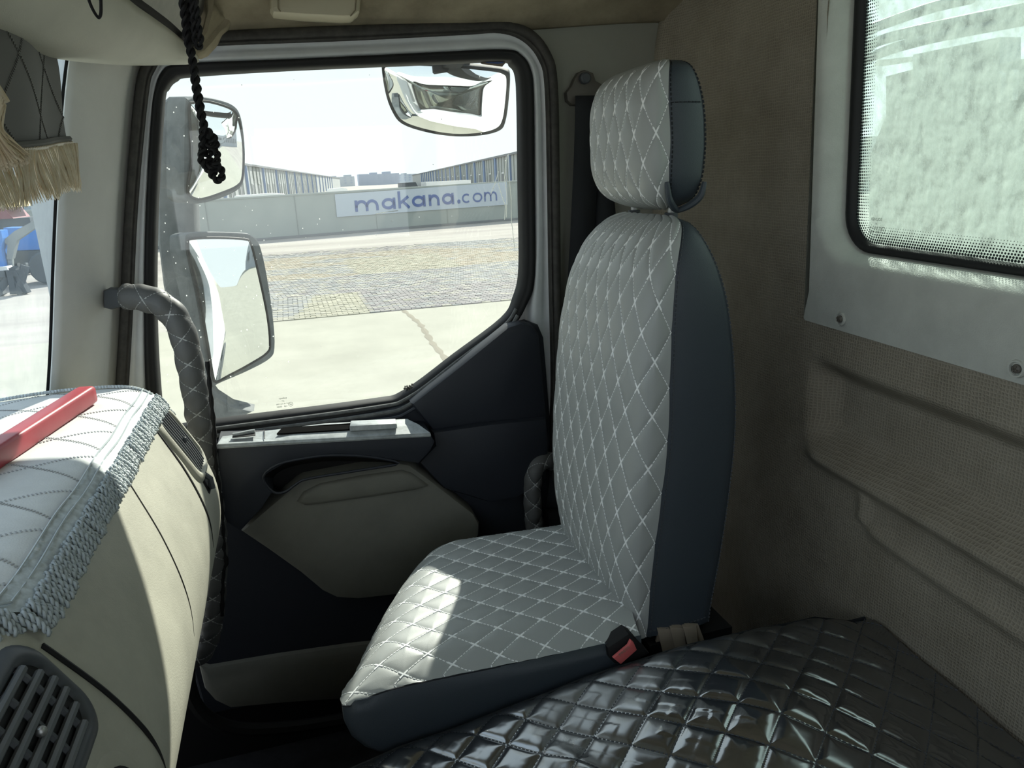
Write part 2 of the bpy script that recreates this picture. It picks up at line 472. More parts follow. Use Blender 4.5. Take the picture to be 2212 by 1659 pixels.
def stitch_lines(S, La, Lb, da, db, st, off=(0, 0), period=0.0062, duty=0.68, w=0.0009, flip=1, nodes=True, um=(0.0, 1.0), vm=(0.0, 1.0)):
    kmax = int((La + abs(off[0])) / da + (Lb + abs(off[1])) / db) + 3
    for fam in (1, -1):
        for k in range(-kmax, kmax + 1):
            aa = np.linspace(0, La, 1400)
            b = (k - (aa + off[0]) / da) * db * fam - off[1]
            ok = (b >= vm[0] * Lb) & (b <= vm[1] * Lb) & (aa >= um[0] * La) & (aa <= um[1] * La)
            if ok.sum() < 6: continue
            u, v = aa[ok] / La, b[ok] / Lb
            P = S(u, v); N = nrm(S, u, v) * flip
            L = np.r_[0, np.cumsum(np.linalg.norm(np.diff(P, axis=0), axis=1))]
            x = 0.0
            while x < L[-1] - 0.002:
                y = min(x + period * duty, L[-1])
                A = np.array([np.interp(x, L, P[:, c]) for c in range(3)]); B = np.array([np.interp(y, L, P[:, c]) for c in range(3)])
                i = min(int(np.searchsorted(L, x)), len(N) - 1)
                st.dash(A, B, N[i], w)
                x += period
    if nodes:
        for k in range(-kmax, kmax + 1):
            for m in range(-kmax, kmax + 1):
                a = da * (k + m) / 2 - off[0]; b = db * (k - m) / 2 - off[1]
                u, v = a / La, b / Lb
                if um[0] < u < um[1] and vm[0] < v < vm[1]:
                    for sa, sb in ((1, 1), (1, -1)):
                        r = 0.09
                        q = S(np.array([np.clip(u - sa * r * da / La, 0, 1), np.clip(u + sa * r * da / La, 0, 1)]), np.array([np.clip(v - sb * r * db / Lb, 0, 1), np.clip(v + sb * r * db / Lb, 0, 1)]))
                        n = nrm(S, np.array([u]), np.array([v]))[0] * flip
                        st.dash(q[0], q[1], n, w * 2.0, 0.0018)

def grid_obj(name, G, m, parent=None, wrap=False):
    ni, nj = G.shape[:2]
    fs = []
    idx = np.arange(ni * nj).reshape(ni, nj)
    a, b, c, d = idx[:-1, :-1].ravel(), idx[1:, :-1].ravel(), idx[1:, 1:].ravel(), idx[:-1, 1:].ravel()
    F = np.stack([a, b, c, d], 1)
    me = bpy.data.meshes.new(name)
    me.vertices.add(ni * nj); me.vertices.foreach_set('co', G.reshape(-1).astype(np.float32))
    me.loops.add(F.size); me.loops.foreach_set('vertex_index', F.ravel().astype(np.int32))
    me.polygons.add(len(F)); me.polygons.foreach_set('loop_start', (np.arange(len(F)) * 4).astype(np.int32)); me.polygons.foreach_set('loop_total', np.full(len(F), 4, np.int32))
    me.update(calc_edges=True); me.validate()
    me.polygons.foreach_set('use_smooth', [True] * len(me.polygons))
    me.materials.append(m)
    o = link(name, me, parent)
    if parent is not None: o.matrix_parent_inverse = pinv(parent)
    return o

def text_mesh(name, s, size, m, parent, mtx, extrude=0.0):
    cu = bpy.data.curves.new(name, 'FONT'); cu.body = s; cu.size = size; cu.extrude = extrude; cu.align_x = 'CENTER'
    t = bpy.data.objects.new(name + '_tmp', cu); COL.objects.link(t)
    bpy.context.view_layer.update()
    me = bpy.data.meshes.new_from_object(t)
    bpy.data.objects.remove(t)
    me.name = name; me.transform(mtx); me.materials.clear(); me.materials.append(m)
    o = link(name, me, parent)
    if parent is not None: o.matrix_parent_inverse = pinv(parent)
    return o

# ================================================================== SETTING
ZF = -1.36
# ---- floor
mb = MB(); mb.box((-0.0, 0.55, ZF - 0.02), (1.9, 2.3, 0.04))
floor = tag(mb.build('floor', M['floor']), kind='structure')

# ---- driver's side of the cab, out of the frame: wall with its window opening
mb = MB()
mb.box((0.0, -0.80, -0.83), (1.95, 0.05, 1.06)); mb.box((0.0, -0.80, 0.44), (1.95, 0.05, 0.30)); mb.box((-0.72, -0.80, -0.1), (0.34, 0.05, 0.9)); mb.box((0.80, -0.80, -0.1), (0.30, 0.05, 0.9))
tag(mb.build('wall_left', M['pillar']), kind='structure')

# ---- ceiling (headliner): rises from the trim line above the door to the flat roof
xs = np.linspace(-0.50, 0.98, 30)
rows = []
for (y, dz) in ((1.70, -0.012), (1.665, -0.012), (1.655, 0.0), (1.62, 0.022), (1.56, 0.06), (1.46, 0.11), (1.3, 0.16), (1.0, 0.20), (0.5, 0.21), (-0.1, 0.21), (-0.75, 0.20)):
    rows.append([Vector((x, y, 0.303 + 0.034 * (x + 0.07) / 0.92 + dz + 0.004 * math.sin(9 * x + 4 * y))) for x in xs])
ceiling = tag(sheet('ceiling', rows, M['headliner'], thick=0.012), kind='structure')

# ---- rear wall: fabric sheet with pressed shelf, turning the corner to the door pillar
def sstep(a, b, t):
    t = np.clip((t - a) / (b - a), 0, 1); return t * t * (3 - 2 * t)
def rear_relief(y, z):
    """how far the pressed panel stands back (+x) at (y, z)"""
    edge = 1 - sstep(1.075, 1.135, y)
    top = -0.335 - (1.1 - y) * 0.045
    bot = -0.515 - (1.1 - y) * 0.06
    inside = (1 - sstep(top - 0.055, top - 0.005, z)) * sstep(bot - 0.004, bot + 0.05, z)
    d = 0.045 * inside * edge
    lip = np.exp(-((z - (bot - 0.012)) / 0.016) ** 2) * edge * (1 - sstep(1.12, 1.14, y))
    d = d - 0.016 * lip
    # lower raised rib
    rb = -0.612 - (0.95 - y) * 0.09
    rib = np.exp(-((z - rb) / 0.014) ** 2) * (1 - sstep(0.93, 0.965, y))
    up = np.exp(-((y - 0.962) / 0.014) ** 2) * sstep(rb - 0.005, rb + 0.01, z) * (1 - sstep(rb + 0.045, rb + 0.06, z))
    return d - 0.009 * np.maximum(rib, up)
def plan(t):
    """plan curve of the rear wall: corner at the door pillar, then straight across the cab"""
    ys = [1.70, 1.672, 1.66, 1.64, 1.60, 1.55, 1.48, 1.40, 1.2, 0.6, -0.75]
    xx = [0.862, 0.858, 0.862, 0.872, 0.885, 0.893, 0.898, 0.9, 0.9, 0.9, 0.9]
    return np.interp(-t, [-v for v in ys], xx)
def rear_sheet(name, ylist, zlist, parent=None):
    Y, Z = np.meshgrid(ylist, zlist, indexing='ij')
    X = plan(Y) + rear_relief(Y, Z) + 0.0035 * np.sin(Y * 13 + Z * 5) * np.sin(Z * 11)
    X = X + 0.10 * sstep(0.24, 0.5, Z) * 0.35
    return grid_obj(name, np.stack([X, Y, Z], -1), M['fabric'], parent)
yl = np.r_[np.linspace(1.70, 1.40, 40), np.linspace(1.395, 0.45, 160), np.linspace(0.43, -0.75, 20)]
wall_rear = tag(rear_sheet('wall_rear', yl, np.r_[np.linspace(ZF, -0.75, 20), np.linspace(-0.745, -0.28, 120)]), kind='structure')
rear_sheet('upper_fabric', np.linspace(1.70, 1.14, 60), np.linspace(-0.285, 0.62, 70), wall_rear)

def rrect(x, y0, y1, z0, z1, r, n=8, zt=None):
    """rounded rectangle on a plane x = const; y0 > y1; counter-clockwise seen from the cab"""
    out = []
    for cy, cz, a0 in ((y0 - r, z0 + r, 180), (y1 + r, z0 + r, 270), (y1 + r, z1 - r, 0), (y0 - r, z1 - r, 90)):
        for k in range(n + 1):
            a = math.radians(a0 + 90 * k / n)
            out.append(Vector((x, cy - r * math.cos(a) * -1 if False else cy - math.cos(a) * -r * -1 if False else cy - math.cos(a) * (-1) * (-r), cz + r * math.sin(a))))
    return out
def rloop(x, y0, y1, z0, z1, r, n=8, slope=-0.026, lean=0.0):
    out = []
    for sy, sz in ((1, -1), (-1, -1), (-1, 1), (1, 1)):
        cy = (y0 - r) if sy > 0 else (y1 + r); cz = (z0 + r) if sz < 0 else (z1 - r)
        a0 = {(1, -1): 0, (-1, -1): 90, (-1, 1): 180, (1, 1): 270}[(sy, sz)]
        for k in range(n + 1):
            a = math.radians(a0 + 90 * k / n)
            # start at +y side, turn down (-z), on to -y
            y = cy + r * math.cos(a); z = cz - r * math.sin(a)
            out.append(Vector((x, y + lean * (z + 0.12), z + (slope * (y0 - y) if sz < 0 else 0))))
    return out
WY1, WZ1 = 0.40, 0.42
loops = [rloop(0.912, 1.152, -0.62, -0.284, 0.60, 0.004), rloop(0.897, 1.150, -0.62, -0.281, 0.60, 0.006), rloop(0.893, 1.140, 0.30, -0.255, 0.50, 0.03, lean=0.05),
         rloop(0.894, 1.130, WY1 - .03, -0.172, WZ1 + .03, 0.075, lean=0.06), rloop(0.900, 1.122, WY1 - .022, -0.163, WZ1 + .025, 0.072, lean=0.055), rloop(0.925, 1.110, WY1 - .01, -0.154, WZ1 + .012, 0.068, lean=0.05), rloop(0.945, 1.103, WY1, -0.150, WZ1, 0.062, lean=0.05)]
rows = [l + [l[0]] for l in loops]
surround = sheet('window_surround_panel', rows, M['panel'], wall_rear)
shade(surround, 50)
for (y, z) in ((1.049, -0.262), (0.715, -0.272), (0.38, -0.28)):
    mb = MB()
    n = 20
    ring = [[Vector((xx, y + r * math.cos(2 * math.pi * k / n), z + r * math.sin(2 * math.pi * k / n))) for k in range(n)] for r, xx in ((0.0125, 0.8935), (0.0115, 0.8900), (0.0095, 0.8900), (0.0085, 0.8925))]
    mb.add([p for r in ring for p in r], [(i * n + k, i * n + (k + 1) % n, (i + 1) * n + (k + 1) % n, (i + 1) * n + k) for i in range(3) for k in range(n)])
    rim = mb.build('screw_socket', M['panel'], wall_rear, True)
    mb = MB()
    mb.sphere((0.892, y, z), 0.0065, 12, (0.5, 1, 1)); mb.bar((0.8885, y - 0.004, z - 0.002), (0.8885, y + 0.004, z + 0.002), 0.0015, 0.0015); mb.bar((0.8885, y - 0.002, z + 0.004), (0.8885, y + 0.002, z - 0.004), 0.0015, 0.0015)
    mb.build('screw', M['belt_plate'], rim, True)

# ---- rear window
g = [rloop(0.946, 1.104, WY1, -0.151, WZ1, 0.062, lean=0.05), rloop(0.934, 1.103, WY1, -0.150, WZ1, 0.062, lean=0.05), rloop(0.932, 1.097, WY1 + .006, -0.145, WZ1 - .006, 0.056, lean=0.05), rloop(0.936, 1.089, WY1 + .014, -0.138, WZ1 - .014, 0.05, lean=0.05), rloop(0.947, 1.086, WY1 + .016, -0.135, WZ1 - .016, 0.048, lean=0.05)]
window_2 = tag(sheet('window_2', [l + [l[0]] for l in g], M['rubber']), kind='structure')
gl = rloop(0.944, 1.095, WY1 + .008, -0.143, WZ1 - .008, 0.054, lean=0.05)
mb = MB(); mb.prism(gl, (0.004, 0, 0)); mb.build('glass', M['rearglass'], window_2)
# halftone border printed on the glass: rows of dots that shrink inwards
mb = MB()
for row in range(7):
    inset = 0.004 + row * 0.0042
    lp = rloop(0.9428, 1.0885 - inset, WY1 + .02 + inset, -0.1375 + inset, WZ1 - .02 - inset, max(0.048 - inset, 0.012), lean=0.05)
    lp = lp + [lp[0]]
    tot = sum((lp[i + 1] - lp[i]).length for i in range(len(lp) - 1)); n = int(tot / 0.0050)
    for i, p in enumerate(resample(lp, n)):
        p = p + Vector((0, 0.0, 0))
        if p.y < 0.45 or p.z > 0.32: continue
        if row % 2: 
            q = resample(lp, 2 * n)[0] if False else p
        r = 0.0023 - 0.00026 * row
        mb.add([p + Vector((0, r * math.cos(a), r * math.sin(a))) for a in [k * math.pi / 3 + row for k in range(6)]], [(0, 1, 2, 3, 4, 5)])
tag(mb.build('halftone_dots', M['ink'], window_2), kind='stuff')
def mark(parent, X, Yv, origin, size, lines, circ=True):
    """maker's mark on a pane, read from outside: X = reading direction seen in the mirror, Yv = up"""
    X = Vector(X); Yv = Vector(Yv); Z = X.cross(Yv)
    for k, (t, sc, dx) in enumerate(lines):
        m4 = Matrix((X, Yv, Z)).transposed().to_4x4(); m4.translation = Vector(origin) + X * dx * size - Yv * k * size * 1.15
        text_mesh('print_line', t, size * sc, M['ink'], parent, m4)
    mb = MB(); c = Vector(origin) - X * size * 2.9 - Yv * size * 2.6
    mb.tube([c + (X * math.cos(a) + Yv * math.sin(a)) * size * 0.85 for a in np.linspace(0, 2 * math.pi, 25)[:-1]], size * 0.06, 4, closed=True)
    mb.build('print_ring', M['ink'], parent)
    m4 = Matrix((X, Yv, Z)).transposed().to_4x4(); m4.translation = c - Yv * size * 0.35
    text_mesh('print_line', 'E4', size * 0.9, M['ink'], parent, m4)
mark(window_2, (0, 1, 0), (0, 0, 1), (0.9425, 1.040, -0.0985), 0.0058, (('SOLIVER', 1.15, 0), ('AT', 0.8, 0), ('DOT 90 AS2 M40', 0.75, 0), ('43R   00083', 0.85, 0.5), ('6', 0.8, -0.5)))

# ---- door side of the cab
SEAL_O = [(-0.4266, 1.66, -0.5703), (-0.4073, 1.66, -0.4894), (-0.3901, 1.66, -0.41), (-0.3552, 1.66, -0.2563), (-0.3064, 1.66, -0.0286), (-0.2556, 1.66, 0.1765), (-0.2339, 1.66, 0.2341), (-0.2053, 1.66, 0.2651), (-0.1457, 1.66, 0.2898), (-0.0656, 1.66, 0.2995), (0.1639, 1.66, 0.3109), (0.4023, 1.66, 0.3187), (0.4947, 1.66, 0.3207), (0.5554, 1.66, 0.304), (0.5965, 1.66, 0.2597), (0.6129, 1.66, 0.1923), (0.6114, 1.66, -0.0256), (0.608, 1.66, -0.2383), (0.6031, 1.66, -0.4188), (0.5927, 1.66, -0.5357), (0.5806, 1.66, -0.6562), (0.5717, 1.66, -0.833), (0.5572, 1.66, -1.1008)]
SEAL_I = [(-0.3968, 1.66, -0.575), (-0.3803, 1.66, -0.4932), (-0.3651, 1.66, -0.4132), (-0.3313, 1.66, -0.2587), (-0.2831, 1.66, -0.0299), (-0.2311, 1.66, 0.1762), (-0.2108, 1.66, 0.2258), (-0.1829, 1.66, 0.2521), (-0.1328, 1.66, 0.2653), (-0.0645, 1.66, 0.2705), (0.1607, 1.66, 0.2791), (0.4006, 1.66, 0.2919), (0.4873, 1.66, 0.2961), (0.5387, 1.66, 0.28), (0.5723, 1.66, 0.2428), (0.5844, 1.66, 0.1839), (0.5832, 1.66, -0.0243), (0.58, 1.66, -0.2361), (0.5792, 1.66, -0.4162), (0.5769, 1.66, -0.5337), (0.5671, 1.66, -0.6541), (0.5578, 1.66, -0.8305), (0.5415, 1.66, -1.0973)]
GASK_O = [(-0.3429, 1.69, -0.53), (-0.3352, 1.69, -0.4253), (-0.3129, 1.69, -0.2657), (-0.2773, 1.69, -0.0585), (-0.2355, 1.69, 0.1364), (-0.2214, 1.69, 0.1877), (-0.2012, 1.69, 0.2248), (-0.1635, 1.69, 0.2398), (0.0338, 1.69, 0.2471), (0.3375, 1.69, 0.2604), (0.4976, 1.69, 0.2671), (0.5365, 1.69, 0.2558), (0.5569, 1.69, 0.2272), (0.5626, 1.69, 0.1749), (0.5574, 1.69, -0.0231), (0.5509, 1.69, -0.2295), (0.5272, 1.69, -0.3), (0.4815, 1.69, -0.3568), (0.3619, 1.69, -0.4355), (0.2266, 1.69, -0.5179), (0.1327, 1.69, -0.5273), (-0.2149, 1.69, -0.5456), (-0.2763, 1.69, -0.5496)]
GASK_I = [(-0.3097, 1.69, -0.4972), (-0.3082, 1.69, -0.4287), (-0.2908, 1.69, -0.2679), (-0.2567, 1.69, -0.0597), (-0.2095, 1.69, 0.1618), (-0.1957, 1.69, 0.1959), (-0.1781, 1.69, 0.2111), (-0.148, 1.69, 0.2185), (0.0352, 1.69, 0.2287), (0.336, 1.69, 0.2393), (0.4933, 1.69, 0.2445), (0.5164, 1.69, 0.2359), (0.5284, 1.69, 0.2168), (0.5302, 1.69, 0.1588), (0.5248, 1.69, -0.0217), (0.5191, 1.69, -0.2127), (0.5011, 1.69, -0.2831), (0.4688, 1.69, -0.3307), (0.3467, 1.69, -0.4064), (0.2196, 1.69, -0.4825), (0.1358, 1.69, -0.4946), (-0.2079, 1.69, -0.4963), (-0.2732, 1.69, -0.4981)]
wall_right = empty('wall_right', (0.7, 1.69, 0)); tag(wall_right, kind='structure')
# body panel round the door opening
outer = [Vector((-0.50, 1.685, -0.75)), Vector((-0.50, 1.685, -0.6))]
seal_c = cr(SEAL_O, 5)
def expand(p):
    q = Vector(p); q.y = 1.685
    if p.x > 0.5 and p.z > 0.2: q.z = 0.345; q.x = min(0.875, 0.5 + (p.x - 0.5) * 3.2)
    elif p.z > 0.22: q.z = 0.345
    elif p.x > 0.3: q.x = 0.875
    else: q.x = p.x - 0.03
    return q
trims = [Vector((p.x, 1.685, p.z)) for p in seal_c]
rowsA = [expand(p) for p in seal_c]
bpil = sheet('door_pillar_panel', [rowsA, [a.lerp(b, 0.5) for a, b in zip(rowsA, trims)], trims], M['pillar'], wall_right)
mb = MB(); mb.prism([Vector((0.60, 1.684, -0.60)), Vector((0.875, 1.684, -0.60)), Vector((0.875, 1.684, 0.345)), Vector((0.46, 1.684, 0.345)), Vector((0.46, 1.684, 0.317)), Vector((0.545, 1.684, 0.303)), Vector((0.588, 1.684, 0.268)), Vector((0.602, 1.684, 0.21))], (0, 0.012, 0)); mb.build('belt_pillar_panel', M['pillar'], wall_right)
mb = MB(); mb.prism([Vector((0.53, 1.684, ZF)), Vector((0.88, 1.684, ZF)), Vector((0.88, 1.684, -0.60)), Vector((0.53, 1.684, -0.60))], (0, 0.012, 0)); mb.build('lower_side_panel', M['door_dark'], wall_right)
sealo = ringband('door_opening_seal', SEAL_O, SEAL_I, ((0, 0.03), (0.02, 0.004), (0.2, -0.008), (0.5, -0.012), (0.72, -0.008), (0.80, 0.002), (0.86, -0.003), (0.95, 0.004), (0.95, 0.045)), M['dusty_rubber'], wall_right)

door_1 = empty('door_1', (0.1, 1.72, ZF)); tag(door_1, kind='structure')
seal_d = cr(SEAL_I, 5); gask_d = cr(GASK_O, 8, True)
fr_in = [Vector((p.x - 0.05, 1.69, p.z)) if (p.x > 0.3 and p.z < -0.33) else min(gask_d, key=lambda q: (q.x - p.x) ** 2 + (q.z - p.z) ** 2).copy() for p in seal_d]
for _ in range(6): fr_in = [fr_in[0]] + [(fr_in[i - 1] + fr_in[i] * 2 + fr_in[i + 1]) / 4 for i in range(1, len(fr_in) - 1)] + [fr_in[-1]]
fr = ringband('painted_frame', seal_d, fr_in, ((-0.12, 0.022), (0, 0.020), (0.30, 0.016), (0.42, 0.006), (0.60, 0.002), (0.75, -0.006), (1.0, -0.006), (1.05, 0.03)), M['paint'], door_1, k=1)
gk = ringband('window_gasket', GASK_O, GASK_I, ((0, 0.02), (0.0, -0.004), (0.1, -0.012), (0.45, -0.014), (0.55, -0.008), (0.65, -0.010), (0.95, 0.004), (1.0, 0.028)), M['rubber'], door_1, closed=True)
# outer door skin with the window opening, white outside
oc = cr(GASK_O, 5, True); cx_, cz_ = 0.15, -0.12
def far(p):
    d = Vector((p.x - cx_, 0, p.z - cz_)); k = 1e9
    for lim, c, v in ((-0.50, cx_, d.x), (0.92, cx_, d.x), (-1.75, cz_, d.z), (0.42, cz_, d.z)):
        if v * (lim - c) > 0: k = min(k, (lim - c) / v)
    return Vector((cx_ + d.x * k, 1.775, cz_ + d.z * k))
r0 = [Vector((p.x, 1.700, p.z)) for p in oc]; r1 = [Vector((cx_ + (p.x - cx_) * 1.02, 1.775, cz_ + (p.z - cz_) * 1.02)) for p in oc]; r2 = [far(p) for p in oc]
sheet('outer_skin', [r + [r[0]] for r in (r0, r1, r2)], M['paint'], door_1, False)
# sill ridges along the lower window edge
for dy, dz, r, mm in ((-0.010, -0.012, 0.0045, 'sill'), (-0.020, -0.026, 0.005, 'sill'), (-0.032, -0.038, 0.0045, 'door_dark')):
    mb = MB(); pth = [Vector(p) + Vector((0, dy, dz)) for p in [(-0.2868, 1.685, -0.4988), (-0.2074, 1.685, -0.4959), (0.1354, 1.685, -0.4931), (0.2234, 1.685, -0.4794), (0.3457, 1.685, -0.4052), (0.4638, 1.685, -0.3316), (0.4968, 1.685, -0.2932)]]
    mb.tube(cr(pth, 5), r, 8); mb.build('sill_ridge', M[mm], door_1, True)
# lower door panel
low = [(-0.3653, 1.665, -0.5445), (-0.2715, 1.665, -0.5373), (-0.2107, 1.665, -0.5301), (0.1312, 1.665, -0.515), (0.2271, 1.665, -0.5039), (0.3571, 1.665, -0.4201), (0.4748, 1.665, -0.3426), (0.5213, 1.665, -0.336), (0.5477, 1.665, -0.3476), (0.5607, 1.665, -0.3807), (0.5652, 1.665, -0.4624), (0.5737, 1.665, -0.6568), (0.5595, 1.665, -0.833), (0.5432, 1.665, -1.1006), (0.5243, 1.665, -1.2684)] 
low = [Vector(p) for p in low] + [Vector((0.52, 1.665, -1.22)), Vector((-0.33, 1.665, -1.22)), Vector((-0.36, 1.665, -0.8))]
mb = MB(); mb.prism([p + Vector((0, 0.03, 0)) for p in low], (0, -0.03, 0), bev=0.006); mb.build('lower_panel', M['door_dark'], door_1)
# triangular quarter panel, standing proud with a pressed hollow
q = [(0.2233, 1.63, -0.4946), (0.3495, 1.63, -0.4134), (0.4625, 1.63, -0.3374), (0.4932, 1.63, -0.3305), (0.5213, 1.63, -0.3388), (0.5388, 1.63, -0.3627), (0.5451, 1.63, -0.4517), (0.5529, 1.63, -0.5743), (0.4079, 1.63, -0.5673), (0.2676, 1.63, -0.5662)]
mb = MB(); mb.prism([Vector(p) + Vector((0, 0.04, 0)) for p in q], (0, -0.04, 0), bev=0.012); o = mb.build('quarter_panel', M['door_dark'], door_1, True)
q2 = [(0.264, 1.61, -0.5637), (0.4028, 1.61, -0.5627), (0.5461, 1.61, -0.5685), (0.5512, 1.61, -0.6346), (0.5409, 1.61, -0.7305), (0.4627, 1.61, -0.7668), (0.392, 1.61, -0.7668), (0.2811, 1.61, -0.7116), (0.2261, 1.61, -0.6347), (0.267, 1.61, -0.5983)]
mb = MB(); mb.prism([Vector(p) + Vector((0, 0.06, 0)) for p in q2], (0, -0.055, 0), bev=0.014); mb.build('elbow_panel', M['door_dark'], door_1, True)
# armrest
a_front = [(-0.1946, 1.565, -0.512), (-0.0749, 1.565, -0.5214), (0.0785, 1.565, -0.5343), (0.2513, 1.565, -0.5494), (0.2603, 1.565, -0.5706), (0.2482, 1.565, -0.5911), (0.2198, 1.565, -0.6169), (0.1078, 1.565, -0.5841), (0.0324, 1.565, -0.5682), (-0.062, 1.565, -0.5707), (-0.1143, 1.565, -0.5943), (-0.0981, 1.565, -0.6313), (-0.1266, 1.565, -0.6676), (-0.1761, 1.565, -0.7121), (-0.1999, 1.565, -0.687), (-0.2103, 1.565, -0.6421)]
mb = MB(); mb.prism([Vector(p) + Vector((0, 0.10, 0)) for p in a_front], (0, -0.10, 0), bev=0.006); arm = mb.build('armrest_body', M['door_dark'], door_1, True)
top_o = [(-0.1951, 1.563, -0.5102), (-0.0747, 1.563, -0.5197), (0.251, 1.563, -0.5476), (0.2313, 1.595, -0.5352), (0.2094, 1.62, -0.5266), (0.0246, 1.62, -0.5121), (-0.1886, 1.62, -0.5118)]
mb = MB(); mb.prism([Vector(p) + Vector((0, 0, -0.008)) for p in top_o], (0, 0, 0.010), bev=0.002); arm_top = mb.build('armrest_top', M['armtop'], door_1)
tray = [(-0.0759, 1.585, -0.5123), (0.0812, 1.585, -0.524), (0.1786, 1.585, -0.5313), (0.1782, 1.61, -0.5281), (0.0839, 1.61, -0.5183), (-0.064, 1.61, -0.5083)]
mb = MB(); mb.prism([Vector(p) + Vector((0, 0, 0.0005)) for p in tray], (0, 0, 0.003)); mb.build('tray', M['tray_shade'], door_1)
lid = [(0.0767, 1.577, -0.523), (0.1796, 1.577, -0.531), (0.1819, 1.607, -0.5288), (0.0814, 1.607, -0.5203)]
mb = MB(); mb.prism([Vector(p) + Vector((0, 0, 0.001)) for p in lid], (0, 0, 0.012), bev=0.004); mb.build('ashtray_lid', M['armtop'], door_1, True)
sw = [(-0.1647, 1.58, -0.5061), (-0.1186, 1.58, -0.5076), (-0.1193, 1.605, -0.5073), (-0.1644, 1.605, -0.5061)]
mb = MB(); mb.prism([Vector(p) + Vector((0, 0, 0.0015)) for p in sw], (0, 0, 0.0015)); swp = mb.build('window_switch', M['black'], door_1)
c = sum((Vector(p) for p in sw), Vector()) / 4
mb = MB(); mb.tube([c + Vector((t, 0.002 + 0.004 * math.sin(t * 90), 0.006)) for t in np.linspace(-0.022, 0.022, 9)], 0.0045, 8); mb.build('switch_rocker', M['armtop'], swp, True)
for px_ in ([(-0.1005, 1.57, -0.5152), (-0.102, 1.62, -0.5104)],):
    mb = MB(); mb.bar(Vector(px_[0]) + Vector((0, 0, 0.003)), Vector(px_[1]) + Vector((0, 0, 0.003)), 0.0016, 0.001); mb.build('joint_line', M['black'], door_1)
mb = MB(); mb.tube([Vector(p) for p in [(-0.1948, 1.563, -0.5143), (-0.0751, 1.563, -0.5228), (0.0781, 1.563, -0.5368), (0.2507, 1.563, -0.552)]], 0.0032, 6); mb.build('armrest_edge', M['armtop'], door_1, True)
# pull recess: a scooped pocket under the armrest
sc_o = [(-0.1144, 1.566, -0.5947), (-0.0811, 1.566, -0.5713), (-0.0229, 1.566, -0.5655), (0.0326, 1.566, -0.5675), (0.1081, 1.566, -0.5823), (0.1756, 1.566, -0.6082), (0.1114, 1.566, -0.6114), (-0.0196, 1.566, -0.6133), (-0.0488, 1.566, -0.6216), (-0.0737, 1.566, -0.6358), (-0.0982, 1.566, -0.6317)]
sc_i = [(-0.0993, 1.645, -0.6326), (-0.0718, 1.645, -0.6134), (-0.0206, 1.645, -0.608), (0.0337, 1.645, -0.6108), (0.108, 1.645, -0.6246), (0.1709, 1.645, -0.6437), (0.1113, 1.645, -0.646), (-0.0179, 1.645, -0.6481), (-0.0434, 1.645, -0.6554), (-0.0709, 1.645, -0.6644), (-0.0908, 1.645, -0.6611)]
pr = cr(sc_o, 3, True); pi_ = cr(sc_i, 3, True)
mb = MB(); n = len(pr); mb.add(pr + pi_, [(i, (i + 1) % n, n + (i + 1) % n, n + i) for i in range(n)] + [tuple(range(n, 2 * n))]); mb.build('pull_recess', M['black'], door_1, True)
mb = MB(); mb.tube([p + Vector((0, -0.001, 0)) for p in pr], 0.003, 6, closed=True); mb.build('pull_recess_rim', M['door_dark'], door_1, True)
# khaki pocket cover
pk = [(-0.1801, 1.6, -0.7281), (-0.136, 1.6, -0.6958), (-0.093, 1.6, -0.6655), (-0.0499, 1.6, -0.6351), (-0.0341, 1.6, -0.6277), (-0.02, 1.6, -0.6266), (0.0726, 1.6, -0.6226), (0.1794, 1.6, -0.6214), (0.2043, 1.6, -0.6298), (0.2486, 1.6, -0.6739), (0.3002, 1.6, -0.7285), (0.3482, 1.6, -0.7791), (0.3603, 1.6, -0.8083), (0.3574, 1.6, -0.8399), (0.3237, 1.6, -0.8985), (0.2634, 1.6, -0.9366), (0.1707, 1.6, -0.961), (0.0559, 1.6, -0.9509), (0.0059, 1.6, -0.9362), (-0.0223, 1.6, -0.913), (-0.0656, 1.6, -0.8557), (-0.1277, 1.6, -0.7847)]
mb = MB(); mb.prism([Vector(p) + Vector((0, 0.075, 0)) for p in pk], (0, -0.075, 0), bev=0.012); o = mb.build('pocket_cover', M['pocket'], door_1, True)
ph = [(-0.055, 1.588, -0.677), (-0.0376, 1.588, -0.6555), (-0.0012, 1.588, -0.6416), (0.0907, 1.588, -0.6366), (0.1847, 1.588, -0.6381), (0.2052, 1.588, -0.6483), (0.2454, 1.588, -0.6872), (0.2123, 1.588, -0.6932), (0.106, 1.588, -0.6936), (0.0034, 1.588, -0.6917), (-0.0365, 1.588, -0.6892)]
mb = MB(); mb.prism([Vector(p) + Vector((0, 0.014, 0)) for p in ph], (0, -0.011, 0), bev=0.0105); o = mb.build('pocket_grip_bulge', M['pocket'], door_1); shade(o, 85)
